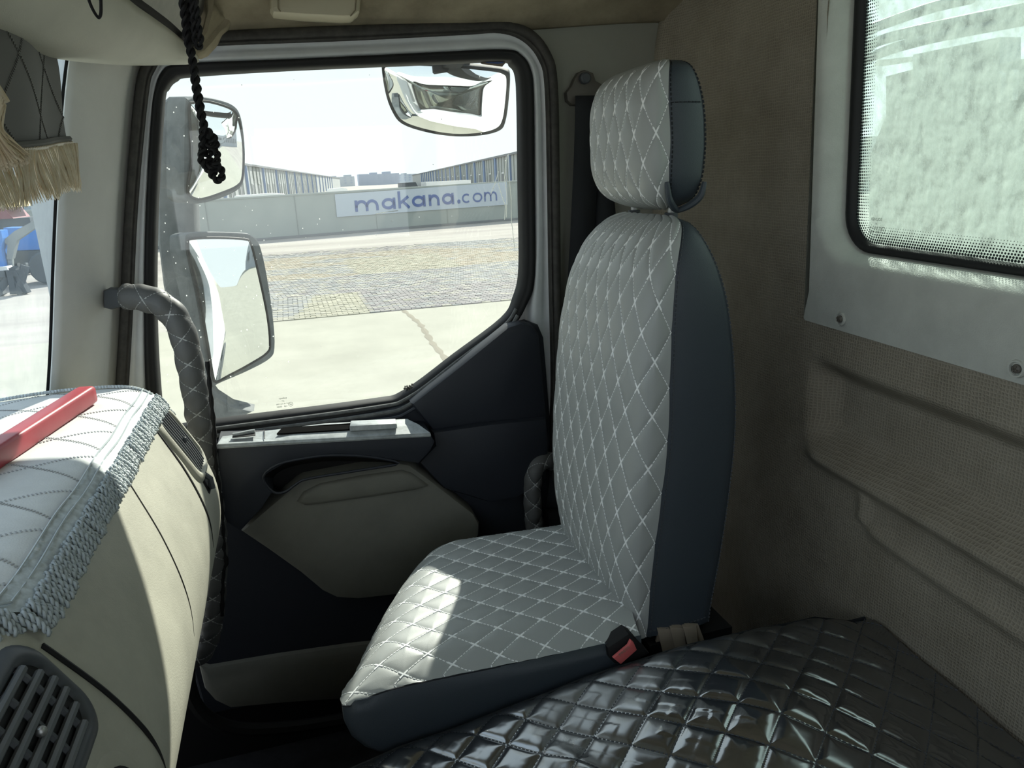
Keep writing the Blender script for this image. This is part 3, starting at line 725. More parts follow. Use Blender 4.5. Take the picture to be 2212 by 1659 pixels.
# kick panel below the door, step well
kp = [(-0.3251, 1.64, -1.0621), (-0.2985, 1.64, -1.0802), (-0.1454, 1.64, -1.087), (0.0182, 1.64, -1.0988), (0.1183, 1.64, -1.1099), (0.1048, 1.64, -1.2631), (-0.0035, 1.64, -1.2558), (-0.1627, 1.64, -1.2268), (-0.2714, 1.64, -1.2099), (-0.3044, 1.64, -1.1785), (-0.3216, 1.64, -1.1415)]
mb = MB(); mb.prism([Vector(p) + Vector((0, 0.06, 0)) for p in kp], (0, -0.05, 0), bev=0.02); mb.build('kick_panel', M['pocket'], door_1, True)
mb = MB(); mb.box((0.05, 1.69, -1.30), (1.2, 0.03, 0.35)); mb.build('door_sill', M['black'], wall_right)
mb = MB(); mb.tube(cr([Vector(p) for p in [(-0.3345, 1.6, -1.0342), (-0.3385, 1.6, -1.107), (-0.3111, 1.6, -1.1777), (-0.2466, 1.6, -1.2283), (-0.1232, 1.6, -1.2571), (0.008, 1.6, -1.2674)]], 5), 0.016, 8); mb.build('sill_seal', M['rubber'], wall_right, True)

# ---- door window pane
gp = cr([(-0.3261, 1.715, -0.5192), (-0.3201, 1.715, -0.4341), (-0.3014, 1.715, -0.2712), (-0.2675, 1.715, -0.0602), (-0.2194, 1.715, 0.1643), (-0.2046, 1.715, 0.2041), (-0.1849, 1.715, 0.2203), (-0.1526, 1.715, 0.2287), (0.0366, 1.715, 0.2392), (0.3415, 1.715, 0.2503), (0.5042, 1.715, 0.2558), (0.5298, 1.715, 0.2471), (0.5452, 1.715, 0.2248), (0.5469, 1.715, 0.161), (0.5417, 1.715, -0.0224), (0.535, 1.715, -0.2165), (0.5176, 1.715, -0.2938), (0.4824, 1.715, -0.3442), (0.3568, 1.715, -0.4245), (0.2263, 1.715, -0.5017), (0.1367, 1.715, -0.5133), (-0.2125, 1.715, -0.5145), (-0.2795, 1.715, -0.5204)], 3, True)
mb = MB(); mb.prism(gp, (0, 0.004, 0)); window_1 = tag(mb.build('window_1', M['glass']), kind='structure')
mark(window_1, (-1, 0, 0), (0.03, 0, 1), tuple(Vector((-0.0583, 1.7135, -0.4694))), 0.0056, (('soliver', 1.2, 0), ('AT', 0.8, 0), ('DOT 90 AS2 M40', 0.75, 0), ('43R   00083', 0.85, 0.6)))
mb = MB()
for L in ([(0.5027, 1.7138, 0.0464), (0.497, 1.7138, 0.021), (0.4936, 1.7138, -0.0047), (0.4974, 1.7138, -0.0413), (0.4938, 1.7138, -0.0939)], [(0.505, 1.7138, 0.0484), (0.505, 1.7138, 0), (0.5071, 1.7138, -0.0523), (0.5059, 1.7138, -0.1032), (0.5109, 1.7138, -0.1706)], [(0.4799, 1.7138, 0.0114), (0.4708, 1.7138, -0.014), (0.4583, 1.7138, -0.0394)], [(0.4775, 1.7138, -0.0143), (0.484, 1.7138, -0.0407), (0.4928, 1.7138, -0.0674), (0.489, 1.7138, -0.099)], [(0.241, 1.7138, -0.0643), (0.2148, 1.7138, -0.0659), (0.1908, 1.7138, -0.0687)]):
    mb.tube(lin(L, 4), 0.0008, 4)
tag(mb.build('dried_streaks', M['streak'], window_1), kind='stuff')
mb = MB()
for k in range(230):
    x, z = random.uniform(-0.33, 0.52), random.uniform(-0.5, 0.26)
    if random.random() < 0.5: x = random.uniform(-0.3, -0.05)
    if z < -0.42 + max(0, x - 0.2) * 1.0 or z < -0.47 or (x < -0.27 and z > 0.15) or x > 0.5: continue
    r = random.uniform(0.0004, 0.0014)
    mb.add([Vector((x + r * math.cos(a) * random.uniform(.7, 1.3), 1.7136, z + r * math.sin(a) * random.uniform(.8, 1.8))) for a in np.linspace(0, 6.28, 7)[:-1]], [tuple(range(6))])
tag(mb.build('dust_specks', M['streak'], window_1), kind='stuff')
mb = MB(); mb.prism([Vector(p) for p in [(0.4452, 1.711, 0.2476), (0.4512, 1.711, 0.241), (0.4723, 1.711, 0.2381), (0.4989, 1.711, 0.2351), (0.5068, 1.711, 0.2427), (0.5027, 1.711, 0.2485)]], (0, 0.001, 0)); mb.build('sticker_remnant', M['rag'], window_1)
mb = MB(); mb.prism([Vector(p) for p in [(0.4579, 1.7105, 0.2494), (0.4618, 1.7105, 0.2428), (0.4883, 1.7105, 0.2408), (0.5023, 1.7105, 0.2427), (0.5005, 1.7105, 0.2494)]], (0, 0.0005, 0)); mb.build('sticker_remnant', M['banner_ink'], window_1)
mb = MB()
for k in range(40):
    p = Vector((0.2323, 1.705, -0.4766)); mb.sphere(p + Vector((random.gauss(0, .006), random.gauss(0, .003), random.gauss(0, .0035))), random.uniform(.001, .003), 6)
tag(mb.build('grit_clump', M['belt_plate'], window_1), kind='stuff')

# ---- windscreen and its pillar
WE = [(-0.3046, 1.5, 0.2692), (-0.3357, 1.5, 0.1683), (-0.3735, 1.5, 0.0184), (-0.4095, 1.5, -0.1392), (-0.4365, 1.5, -0.2631), (-0.4635, 1.5, -0.3741), (-0.4829, 1.5, -0.444)]
WE = cr(WE, 4)
so = resample(cr([(-0.2028, 1.66, 0.291), (-0.2339, 1.66, 0.2341), (-0.2556, 1.66, 0.1765), (-0.3064, 1.66, -0.0286), (-0.3552, 1.66, -0.2563), (-0.3901, 1.66, -0.41), (-0.4178, 1.66, -0.5295)], 5), len(WE))
rows = [[p + Vector((0.004, 0.05, 0)) for p in WE], WE]
for t, dy in ((0.06, -0.020), (0.2, -0.030), (0.45, -0.034), (0.7, -0.020), (0.86, -0.004), (0.93, 0.008), (1.0, 0.012)):
    rows.append([p.lerp(q, t) + Vector((0, dy, 0)) for p, q in zip(WE, so)])
rows.append([q + Vector((0.004, 0.04, 0)) for q in so])
trim_1 = tag(sheet('trim_1', rows, M['apillar']), kind='structure')
def wcurve(p, y):
    """windscreen: from the pillar edge it bows forward across the cab"""
    t = (1.515 - y)
    return Vector((p.x - 0.015 - 0.24 * (1 - math.exp(-t * 1.4)), y, p.z))
ys = [1.60, 1.56, 1.515, 1.49, 1.45, 1.4, 1.3, 1.15, 0.95, 0.7, 0.4, 0.1, -0.2, -0.5, -0.75]
window_3 = tag(sheet('window_3', [[wcurve(p, y) for p in WE] for y in ys], M['windglass'], thick=0.004), kind='structure')
sheet('black_border', [[wcurve(p, y) + Vector((0.005, 0, 0)) for p in WE] for y in (1.60, 1.56, 1.53, 1.517)], M['black'], window_3, thick=0.001)
mb = MB(); mb.box((-0.80, 0.4, -0.55), (0.03, 2.3, 0.34)); mb.box((-0.62, 0.4, -0.95), (0.03, 2.3, 0.9))
tag(mb.build('wall_front', M['black']), kind='structure')

# ---- overhead console along the windscreen head
lip = cr([(-0.3001, 0.8, 0.1774), (-0.2961, 0.92, 0.1848), (-0.285, 1.04, 0.1884), (-0.2748, 1.12, 0.1885), (-0.2584, 1.2, 0.1897), (-0.2433, 1.29, 0.1946), (-0.2185, 1.4, 0.2044), (-0.1763, 1.5, 0.2144), (-0.1385, 1.6, 0.2286)], 5)
gap = resample(cr([(-0.2145, 0.95, 0.2773), (-0.2025, 1.1, 0.279), (-0.1787, 1.25, 0.2619), (-0.1628, 1.36, 0.2595), (-0.1507, 1.46, 0.259), (-0.1398, 1.6, 0.2573)], 5), len(lip))
rows = [[p + Vector((-0.16, 0, 0.02)) for p in lip], [p + Vector((-0.05, 0, -0.002)) for p in lip], [p + Vector((-0.01, 0, -0.001)) for p in lip], lip]
for t, b in ((0.12, 0.006), (0.4, 0.014), (0.7, 0.012), (0.9, 0.004), (1.0, 0.0)):
    rows.append([p.lerp(q, t) + Vector((b, 0, -b * 0.6)) for p, q in zip(lip, gap)])
trim_2 = tag(sheet('trim_2', rows, M['console'], thick=0.004), kind='structure')
rows = [gap, [p + Vector((-0.012, 0.004, 0.004)) for p in gap], [p + Vector((-0.008, 0.004, 0.016)) for p in gap], [p + Vector((0.004, 0, 0.016)) for p in gap]]
sheet('shelf_gap', rows, M['black'], trim_2)
up = [p + Vector((0.004, 0, 0.012)) for p in gap]
sheet('shelf_door', [up] + [[p + Vector((0.10 * t + 0.0, 0.10 * t * 0.4, 0.16 * t)) for p in up] for t in (0.05, 0.3, 0.6, 1.0)], M['console_fabric'], trim_2)
# brown moulding at the end of the console, over the door seal
w = [(-0.1388, 1.585, 0.258), (-0.1324, 1.585, 0.2423), (-0.1228, 1.59, 0.2407), (-0.1098, 1.6, 0.2478), (-0.0934, 1.61, 0.2654), (-0.0783, 1.62, 0.2849), (-0.066, 1.63, 0.2948), (-0.057, 1.63, 0.3111), (-0.0749, 1.6, 0.3442), (-0.0937, 1.55, 0.3479), (-0.0952, 1.56, 0.3125), (-0.1082, 1.57, 0.2836)]
mb = MB(); mb.prism([Vector(p) + Vector((0, 0.05, 0)) for p in w], (0, -0.05, 0), bev=0.01); mb.build('end_moulding', M['headliner'], trim_2, True)

# ================================================================== THINGS IN THE CAB
# ---- dashboard: one swept moulding
PROF = np.array([(-0.72, -0.372), (-0.62, -0.352), (-0.5, -0.338), (-0.4, -0.334), (-0.32, -0.338), (-0.285, -0.35), (-0.262, -0.372), (-0.24, -0.41), (-0.215, -0.46), (-0.195, -0.515), (-0.187, -0.56), (-0.19, -0.61), (-0.207, -0.67), (-0.232, -0.74), (-0.27, -0.84), (-0.31, -0.95)])
_pc = cr([Vector((x, 0, z)) for x, z in PROF], 14)
PX = np.array([(p.x, p.z) for p in _pc]); PS = np.r_[0, np.cumsum(np.linalg.norm(np.diff(PX, axis=0), axis=1))]
def s_at_x(x):
    i = int(np.argmax(PX[:, 0])); return float(np.interp(x, PX[:i, 0], PS[:i]))
def dpt(y, s, h=0.0):
    s = np.asarray(s, float); y = np.asarray(y, float); h = np.asarray(h, float)
    x = np.interp(s, PS, PX[:, 0]); z = np.interp(s, PS, PX[:, 1]); e = 0.006
    tx = np.interp(s + e, PS, PX[:, 0]) - np.interp(s - e, PS, PX[:, 0]); tz = np.interp(s + e, PS, PX[:, 1]) - np.interp(s - e, PS, PX[:, 1])
    l = np.hypot(tx, tz); nx, nz = -tz / l, tx / l
    return np.stack(np.broadcast_arrays(x + nx * h, y, z + nz * h), -1)
def dv(y, s, h=0.0): return Vector(dpt(y, s, h).reshape(3))
dashboard = empty('dashboard', (-0.45, 0.9, -0.95))
tag(dashboard, 'beige plastic dashboard under a grey fringed cloth, with two dark air vents', 'dashboard')
ss = np.linspace(0, PS[-1], 110)
rows = []
for y, sc in [(0.20, 1), (0.6, 1), (1.0, 1), (1.25, 1), (1.38, 1), (1.42, 0.998), (1.45, 0.985), (1.47, 0.96), (1.483, 0.92), (1.487, 0.87)]:
    p = dpt(np.full_like(ss, y), ss)
    c = np.array([-0.45, y, -0.62]); rows.append([Vector(q) for q in (c + (p - c) * sc)])
rows.append([Vector((-0.45, 1.485, -0.62))] * len(ss))
body = sheet('dash_body', rows, M['dash'], dashboard)
for y0, y1, sa, sb, r in ((0.672, 0.712, s_at_x(-0.254), s_at_x(-0.187) + 0.02, 0.0032), (1.07, 0.965, s_at_x(-0.256), s_at_x(-0.187) + 0.02, 0.0012), (1.305, 1.25, s_at_x(-0.256), s_at_x(-0.187) + 0.03, 0.0024)):
    mb = MB(); t = np.linspace(0, 1, 30)
    mb.tube([dv(y0 + (y1 - y0) * k, sa + (sb - sa) * k, 0.0002) for k in t], [r * (1 if k < 0.7 else (1 - (k - .7) / .3 * .9)) for k in t], 6); mb.build('panel_seam', M['black'], dashboard, True)
def dash_patch(name, y0, y1, s0, s1, r, h, m, parent, drop=0.004, ny=14):
    """rounded plate lying on the dash moulding; black stands in for a shaded hollow"""
    out = []
    for (cy, cs, a0) in ((y1 - r, s1 - r, 0), (y0 + r, s1 - r, 90), (y0 + r, s0 + r, 180), (y1 - r, s0 + r, 270)):
        for k in range(9):
            a = math.radians(a0 + 90 * k / 8); out.append((cy + r * math.cos(a), cs + r * math.sin(a)))
    cy, cs = (y0 + y1) / 2, (s0 + s1) / 2
    rows = []
    for k in (1.0, 1.0, 0.8, 0.6, 0.4, 0.2, 0.0):
        hh = -drop if not rows else h
        rows.append([dv(cy + (a - cy) * k, cs + (b - cs) * k, hh) for a, b in out])
    return sheet(name, [r_ + [r_[0]] for r_ in rows], m, parent, smooth=False), out
def dash_ring(name, out, prof, m, parent):
    cy = np.mean([a for a, b in out]); cs = np.mean([b for a, b in out]); rows = []
    ey = max(a for a, b in out) - cy; es = max(b for a, b in out) - cs
    for d, h in prof:
        rows.append([dv(cy + (a - cy) * (1 + d / ey), cs + (b - cs) * (1 + d / es), h) for a, b in out])
    return sheet(name, [r_ + [r_[0]] for r_ in rows], m, parent)
# middle air vent: slats run across the dash
sv0, sv1 = s_at_x(-0.262), s_at_x(-0.221)
vent, out = dash_patch('centre_vent', 0.40, 0.648, sv0, sv1, 0.026, 0.0015, M['black'], dashboard)  # flat black plate paints the shade behind the slats
dash_ring('vent_rim', out, ((0.016, -0.002), (0.012, 0.003), (0.005, 0.0065), (0.000, 0.006), (-0.003, 0.0015)), M['vent'], vent)
for k in range(6):
    s = sv0 + (sv1 - sv0) * (k + 0.5) / 6; inset = 0.016 * abs(k - 2.5) ** 1.6 / 4
    mb = MB(); mb.tube([dv(y, s, 0.0055) for y in np.linspace(0.405, 0.642 - inset, 14)], 0.0040, 8); mb.build('slat', M['slat'], vent, True)
for k in range(7):
    y = 0.43 + 0.032 * k
    mb = MB(); mb.tube([dv(y, s, 0.0025) for s in np.linspace(sv0 + 0.003, sv1 - 0.003, 8)], 0.0035, 6); mb.build('vane', M['vent'], vent, True)
mb = MB(); mb.sphere(dv(0.578, (sv0 + sv1) / 2, 0.009), 0.0045, 10); mb.build('vent_knob', M['steel'], vent, True)
# outer air vent by the door: slats run down the face
so0, so1 = s_at_x(-0.258), s_at_x(-0.204)
rv, out = dash_patch('side_vent', 1.318, 1.412, so0, so1, 0.030, 0.0015, M['black'], dashboard)  # black plate on the surface, painted shade of the vent's inside
dash_ring('vent_rim', out, ((0.016, -0.002), (0.012, 0.004), (0.006, 0.0085), (0.001, 0.008), (-0.002, 0.0015)), M['dash'], rv)
for k in range(7):
    y = 1.332 + 0.0115 * k
    mb = MB(); mb.tube([dv(y, s, 0.005) for s in np.linspace(so0 + 0.004, so1 - 0.004, 12)], 0.0019, 6); mb.build('slat', M['slat'], rv, True)
mb = MB(); mb.sphere(dv(1.366, (so0 + so1) / 2, 0.008), 0.004, 8, (1, 1, 1.6)); mb.build('vent_knob', M['vent'], rv, True)
lv, out = dash_patch('vent_lever_slot', 1.335, 1.365, s_at_x(-0.203), s_at_x(-0.192), 0.006, 0.001, M['black'], dashboard)
mb = MB(); mb.tube([dv(1.352, s_at_x(-0.202), 0.004), dv(1.352, s_at_x(-0.198), 0.010), dv(1.350, s_at_x(-0.193), 0.006)], 0.0055, 8); mb.build('vent_lever', M['vent'], lv, True)
shade_plate, out = dash_patch('recess_shade_plate', 0.30, 0.645, s_at_x(-0.207), s_at_x(-0.187) + 0.05, 0.045, 0.0012, M['black'], dashboard)  # no real opening: a black plate paints its shade
dash_ring('recess_rim', out, ((0.012, -0.001), (0.006, 0.002), (0.0, 0.0025), (-0.002, 0.001)), M['dash'], shade_plate)
# bare side plate under the dash end
pl = [(-0.232, 1.475, -0.6886), (-0.2239, 1.49, -0.7154), (-0.2587, 1.49, -0.8203), (-0.293, 1.49, -0.9003), (-0.3167, 1.49, -0.9437), (-0.3246, 1.475, -0.9605), (-0.3156, 1.475, -0.9071), (-0.2818, 1.475, -0.8064), (-0.2541, 1.475, -0.7382)]
mb = MB(); mb.prism([Vector(p) for p in pl], (0, 0.006, 0)); mb.build('side_plate', M['vent'], dashboard)

# ---- quilted dash cloth with woven band and bullion fringe
dash_cloth = empty('dash_cloth', (-0.45, 0.9, -0.335)); tag(dash_cloth, 'pale grey quilted cloth with a silver cord fringe spread over the dashboard top', 'cloth')
sb0, sb1 = s_at_x(-0.69), s_at_x(-0.285); LC = sb1 - sb0
def recede(y): return np.clip(0.69 - y, 0, 1) * 0.85 + 0.0010 * np.sin(np.asarray(y) * 31)
def cloth_S(u, v):
    y = 0.22 + 1.20 * v
    s = sb0 + (LC - recede(y)) * u
    return dpt(y, s, 0.004 + 0.0016 * np.sin(y * 21 + s * 9) * np.sin(s * 17) )
def wl_end(v): return v
G = quilt(cloth_S, LC, 1.20, 0.17, 0.115, 200, 300, -0.0009, 0.004)
def flipx(G): return G
cl = grid_obj('cloth', G, M['cloth'], dash_cloth)
st = Stitch(); stitch_lines(cloth_S, LC, 1.20, 0.17, 0.115, st, period=0.0045, duty=0.4, w=0.0022, flip=-1, nodes=False)
so_ = raw('stitching', st.v, st.f, M['cloth_thread'], dash_cloth); tag(so_, kind='stuff')
bandS = np.linspace(sb1 - 0.005, sb1 + 0.019, 7); bandY = np.linspace(0.22, 1.425, 240)
Y, Sg = np.meshgrid(bandY, bandS, indexing='ij')
ripple = 0.006 + 0.0009 * np.sin(Y * 900) + 0.0012 * np.sin(Y * 37)
grid_obj('woven_band', dpt(Y, Sg - recede(Y), ripple), M['band'], dash_cloth)
mb = MB()
for off in (-0.0045, 0.006):
    mb.tube([dv(y, sb1 + off - recede(y), 0.0075 + 0.001 * math.sin(y * 1500)) for y in np.linspace(0.22, 1.425, 300)], 0.0012, 5)
mb.build('band_edge_cord', M['tassel'], dash_cloth, True)
mb = MB(); mb.tube([dv(1.42 + 0.0012 * math.sin(s * 1200), s, 0.007) for s in np.linspace(sb0, sb1 + 0.012, 260)], 0.0028, 6); mb.build('edge_rope', M['band'], dash_cloth, True)
tass = []
for v in range(6):
    mb = MB(); L = 0.0275 + 0.0025 * random.random(); ph = random.random() * 6
    t = np.linspace(0, 1, 17)
    for sgn in (0, math.pi):
        pts = []
        for k in t:
            a = ph + sgn + k * 5 * math.pi
            yy = 0.0018 * math.cos(a) + 0.0010 * math.sin(k * 5 + v); hh = 0.0085 + 0.0012 * math.sin(k * 3 + v) + 0.0018 * math.sin(a)
            p = dv(yy, sb1 + 0.0165 + L * k, hh); pts.append(p)
        mb.tube(pts, 0.0018, 5)
    me = bpy.data.meshes.new('tassel'); me.from_pydata(mb.v, [], mb.f); me.materials.append(M['tassel'])
    me.polygons.foreach_set('use_smooth', [True] * len(me.polygons)); tass.append(me)
y = 0.56
while y < 1.424:
    me_ = random.choice(tass)
    if recede(y) > 0.01:                                   # the cloth is pulled back here: the cords start higher up
        me_ = me_.copy(); co = np.array([v.co[:] for v in me_.vertices]); d_ = dv(y, sb1 + 0.02 - recede(y)) - dv(y, sb1 + 0.02)
        for v_ in me_.vertices: v_.co += d_
    o = link('tassel', me_, dash_cloth)
    o.matrix_parent_inverse = pinv(dash_cloth)
    o.location = (random.uniform(-.001, .001), y, random.uniform(-0.0005, 0.001)); o.rotation_euler = (0, random.uniform(-.004, .004), random.gauss(0, 0.004))
    y += random.uniform(0.0054, 0.0060)
# two cords that fell past the corner
for L in ([(-0.2586, 1.428, -0.3802), (-0.2488, 1.43, -0.3866), (-0.2419, 1.435, -0.3989)], [(-0.2584, 1.4, -0.394), (-0.2503, 1.4, -0.4013), (-0.2422, 1.4, -0.4095)]):
    mb = MB(); P = resample(cr(L, 5), 20)
    for sg in (0, math.pi): mb.tube([p + Vector((0, 0.0018 * math.cos(i + sg), 0.0018 * math.sin(i + sg))) for i, p in enumerate(P)], 0.002, 5)
    mb.build('loose_tassel', M['tassel'], dash_cloth, True)

# ---- red plastic bar lying on the cloth
A = Vector((-0.350, 1.318, -0.3295)); B = Vector((-0.452, 0.742, -0.3325))
ax = (A - B).normalized(); side = Vector((0, 0, 1)).cross(ax).normalized(); upv = Vector((0, 0, 1))
def sect(c, w, h, r=0.005):
    o = []
    for sx, sz, a0 in ((1, 1, 0), (-1, 1, 90), (-1, -1, 180), (1, -1, 270)):
        for k in range(4):
            a = math.radians(a0 + 30 * k); o.append(c + side * (sx * (w / 2 - r) + r * math.cos(a)) + upv * (sz * (h / 2 - r) + r * math.sin(a)))
    return o
rows = []
for t, k in ((0, 0.0), (0, 0.86), (0.004, 1.0), (0.3, 1), (0.58, 1.0), (0.592, 0.98), (0.596, 0.86), (0.596, 0.0)):
    c = B + ax * (0.594 * t / 0.596) + upv * 0.0135
    rows.append(sect(c, 0.030 * max(k, .001), 0.029 * max(k, .001), 0.006 * max(k, .05)))
red_bar = sheet('red_bar', [r + [r[0]] for r in rows], M['red']); shade(red_bar, 40)
tag(red_bar, 'long red plastic bar lying across the dash cloth against the windscreen', 'bar')

# ---- covered grab handles
def grip(name, path, r, label, stub=None, welt=None, da=0.052, closed_ends=True):
    root = empty(name, path[0]); tag(root, label, 'handle')
    P = resample(cr(path, 8), 160); Pn = np.array([tuple(p) for p in P])
    L = float(np.sum(np.linalg.norm(np.diff(Pn, axis=0), axis=1)))
    T = np.gradient(Pn, axis=0); T /= np.linalg.norm(T, axis=1)[:, None]
    ref = np.array([0.0, -1.0, 0.0]); Ux = ref - T * (T @ ref)[:, None]; Ux /= np.linalg.norm(Ux, axis=1)[:, None]; Wx = np.cross(T, Ux)
    q = np.linspace(0, 1, len(P))
    def S(u, v):
        c = np.stack([np.interp(u, q, Pn[:, k]) for k in range(3)], 1); a = np.stack([np.interp(u, q, Ux[:, k]) for k in range(3)], 1); b = np.stack([np.interp(u, q, Wx[:, k]) for k in range(3)], 1)
        rr = r * (1 + 0.05 * np.sin(u * L * 170 + np.sin(v * 6.28) * 2.0) * np.clip(np.sin(u * 23), 0.15, 1))
        e = np.clip(np.minimum(u, 1 - u) * L / (r * 0.5), 0.0, 1.0); rr = rr * np.sqrt(np.clip(1 - (1 - e) ** 2, 0.02, 1))
        an = (v + 0.5) * 2 * np.pi
        return c + (a * np.cos(an)[:, None] + b * np.sin(an)[:, None]) * rr[:, None]
    C = 2 * math.pi * r
    n0 = nrm(S, np.array([0.5]), np.array([0.5]))[0]; fl = 1 if n0 @ (S(np.array([0.5]), np.array([0.5]))[0] - Pn[80]) > 0 else -1
    G = quilt(S, L, C, da, C / 2, 220, 49, 0.0035 * fl, 0.006)
    G[:, -1] = G[:, 0]
    grid_obj('grip_cover', G, M['grip'], root)
    s_ = Stitch(); stitch_lines(S, L, C, da, C / 2, s_, flip=fl, w=0.0009)
    tag(raw('stitching', s_.v, s_.f, M['thread_grey'], root), kind='stuff')
    if welt:
        mb = MB(); mb.tube(resample(cr(welt, 6), 60), [0.0045 + 0.0012 * math.sin(k * 1.7) for k in range(60)], 6); mb.build('cover_seam_welt', M['black'], root, True)
    return root
hp = [Vector(p) for p in [(-0.3282, 1.6, -0.1933), (-0.2868, 1.585, -0.1984), (-0.2588, 1.58, -0.2102), (-0.2353, 1.578, -0.2397), (-0.2244, 1.575, -0.2823), (-0.2215, 1.575, -0.3494), (-0.2199, 1.572, -0.4172), (-0.2216, 1.57, -0.4965), (-0.2227, 1.57, -0.5787), (-0.2263, 1.57, -0.6737), (-0.2349, 1.57, -0.7596), (-0.255, 1.575, -0.8712), (-0.2765, 1.58, -0.951), (-0.3041, 1.59, -1.001), (-0.3422, 1.61, -1.0197)]]
gh = grip('grab_handle', hp, 0.0235, 'long quilted dark grey grab handle rising from the floor to the windscreen pillar', welt=[Vector(p) for p in [(-0.1868, 1.56, -0.3307), (-0.1898, 1.555, -0.3967), (-0.194, 1.555, -0.4753), (-0.2021, 1.555, -0.5452), (-0.2036, 1.555, -0.6389), (-0.213, 1.555, -0.7452), (-0.2112, 1.555, -0.7732), (-0.2223, 1.555, -0.7988), (-0.2381, 1.555, -0.8976)]])
mb = MB()
pl = [(-0.3569, 1.615, -0.1801), (-0.3462, 1.615, -0.1756), (-0.3226, 1.61, -0.1787), (-0.3284, 1.61, -0.213), (-0.3493, 1.615, -0.2175), (-0.3625, 1.615, -0.2126)]
mb.prism([Vector(p) for p in pl], (0, -0.022, 0), bev=0.006); mb.build('mount_bracket', M['vent'], gh, True)
hp2 = [Vector(p) for p in [(0.5715, 1.645, -0.6992), (0.5446, 1.63, -0.6821), (0.5193, 1.62, -0.6867), (0.5046, 1.615, -0.7143), (0.5004, 1.615, -0.763), (0.5009, 1.615, -0.8132), (0.5034, 1.615, -0.8774), (0.5071, 1.62, -0.9589)]]
grip('grab_handle', hp2, 0.0195, 'short quilted dark grey grab handle on the door pillar beside the seat back', da=0.055)

# ---- passenger seat
seat = empty('passenger_seat', (0.30, 1.2, ZF)); tag(seat, 'passenger seat in grey diamond stitched leatherette with charcoal side panels', 'seat')
bz = np.array([-0.768, -0.73, -0.64, -0.526, -0.415, -0.30, -0.20, -0.14, -0.105, -0.088, -0.078, -0.074])
bxs = np.array([0.503, 0.506, 0.512, 0.526, 0.538, 0.541, 0.546, 0.556, 0.568, 0.577, 0.585, 0.590])
bxb = np.array([0.630, 0.634, 0.648, 0.661, 0.668, 0.661, 0.645, 0.626, 0.610, 0.602, 0.596, 0.592])
byn = np.array([1.000, 1.000, 0.999, 0.999, 1.000, 1.001, 1.004, 1.012, 1.024, 1.038, 1.060, 1.090])
byf = np.array([1.34, 1.35, 1.375, 1.40, 1.41, 1.395, 1.365, 1.34, 1.32, 1.305, 1.285, 1.26])
bdp = np.array([0.026, 0.034, 0.050, 0.060, 0.060, 0.055, 0.048, 0.040, 0.028, 0.018, 0.008, 0.003])
bl = np.r_[0, np.cumsum(np.hypot(np.diff(bz), np.diff(bxs)))]; BL = bl[-1]
def I(a, v): 
    return np.interp(v * BL, bl, a)
# smooth the tables with a dense cubic pass
def dens(a, n=400):
    P = cr([Vector((bl[i], a[i], 0)) for i in range(len(bl))], 30); return np.interp(np.linspace(0, BL, n), [p.x for p in P], [p.y for p in P])
tb = {k: dens(a) for k, a in dict(z=bz, xs=bxs, xb=bxb, yn=byn, yf=byf, dp=bdp).items()}
vv = np.linspace(0, 1, 400)
def bt(k, v): return np.interp(v, vv, tb[k])
_t = np.linspace(-np.pi / 2, np.pi / 2, 2001)
_y = np.sign(_t) * np.abs(np.sin(_t)) ** 0.62; _x = -np.clip(np.cos(_t), 0, 1) ** 0.42
def arc_theta(hw, dp):
    l = np.r_[0, np.cumsum(np.hypot(np.diff(_y) * hw, np.diff(_x) * dp))]; return l / l[-1]
_ab = arc_theta(0.21, 0.058); _ah = arc_theta(0.125, 0.042)
def back_S(u, v):
    """front face of the backrest: u from the near seam to the far seam, v upwards"""
    th = np.interp(u, _ab, _t)
    yc = (bt('yn', v) + bt('yf', v)) / 2; hw = (bt('yf', v) - bt('yn', v)) / 2
    sy = np.sign(th) * np.abs(np.sin(th)) ** 0.62
    x = bt('xs', v) - bt('dp', v) * np.clip(np.cos(th), 0, 1) ** 0.42
    return np.stack([x, yc + hw * sy, bt('z', v)], 1)
G = quilt(back_S, 0.50, BL, 0.0555, 0.088, 300, 340, -0.0030, 0.0055)
grid_obj('backrest_face', G, M['leather'], seat)
st = Stitch(); stitch_lines(back_S, 0.50, BL, 0.0555, 0.088, st, flip=-1, vm=(0.0, 0.985))
tag(raw('backrest_stitching', st.v, st.f, M['thread'], seat), kind='stuff')
# side and back panels of the backrest
def wrap_rows(key_front, tbl, n=60):
    rows = []
    for v in np.linspace(0, 1, n):
        z = tbl('z', v); xs = tbl('xs', v); xb = tbl('xb', v); yn = tbl('yn', v); yf = tbl('yf', v)
        w = yf - yn; d = xb - xs
        pts = [(xs - 0.001, yn + 0.0005), (xs + d * .04, yn - 0.002), (xs + d * .25, yn - 0.005), (xs + d * .55, yn - 0.005), (xs + d * .85, yn - 0.001), (xs + d * .96, yn + 0.003), (xb, yn + 0.012), (xb + 0.006, yn + w * .2), (xb + 0.012, yn + w * .5), (xb + 0.006, yf - w * .2), (xb, yf - 0.012), (xs + d * .96, yf - 0.003), (xs + d * .5, yf + 0.004), (xs, yf - 0.0005)]
        rows.append([Vector((x, y, z)) for x, y in pts])
    return rows
rows = wrap_rows(back_S, lambda k, v: float(bt(k, v)))
sheet('backrest_shell', rows, M['leather_dark'], seat)
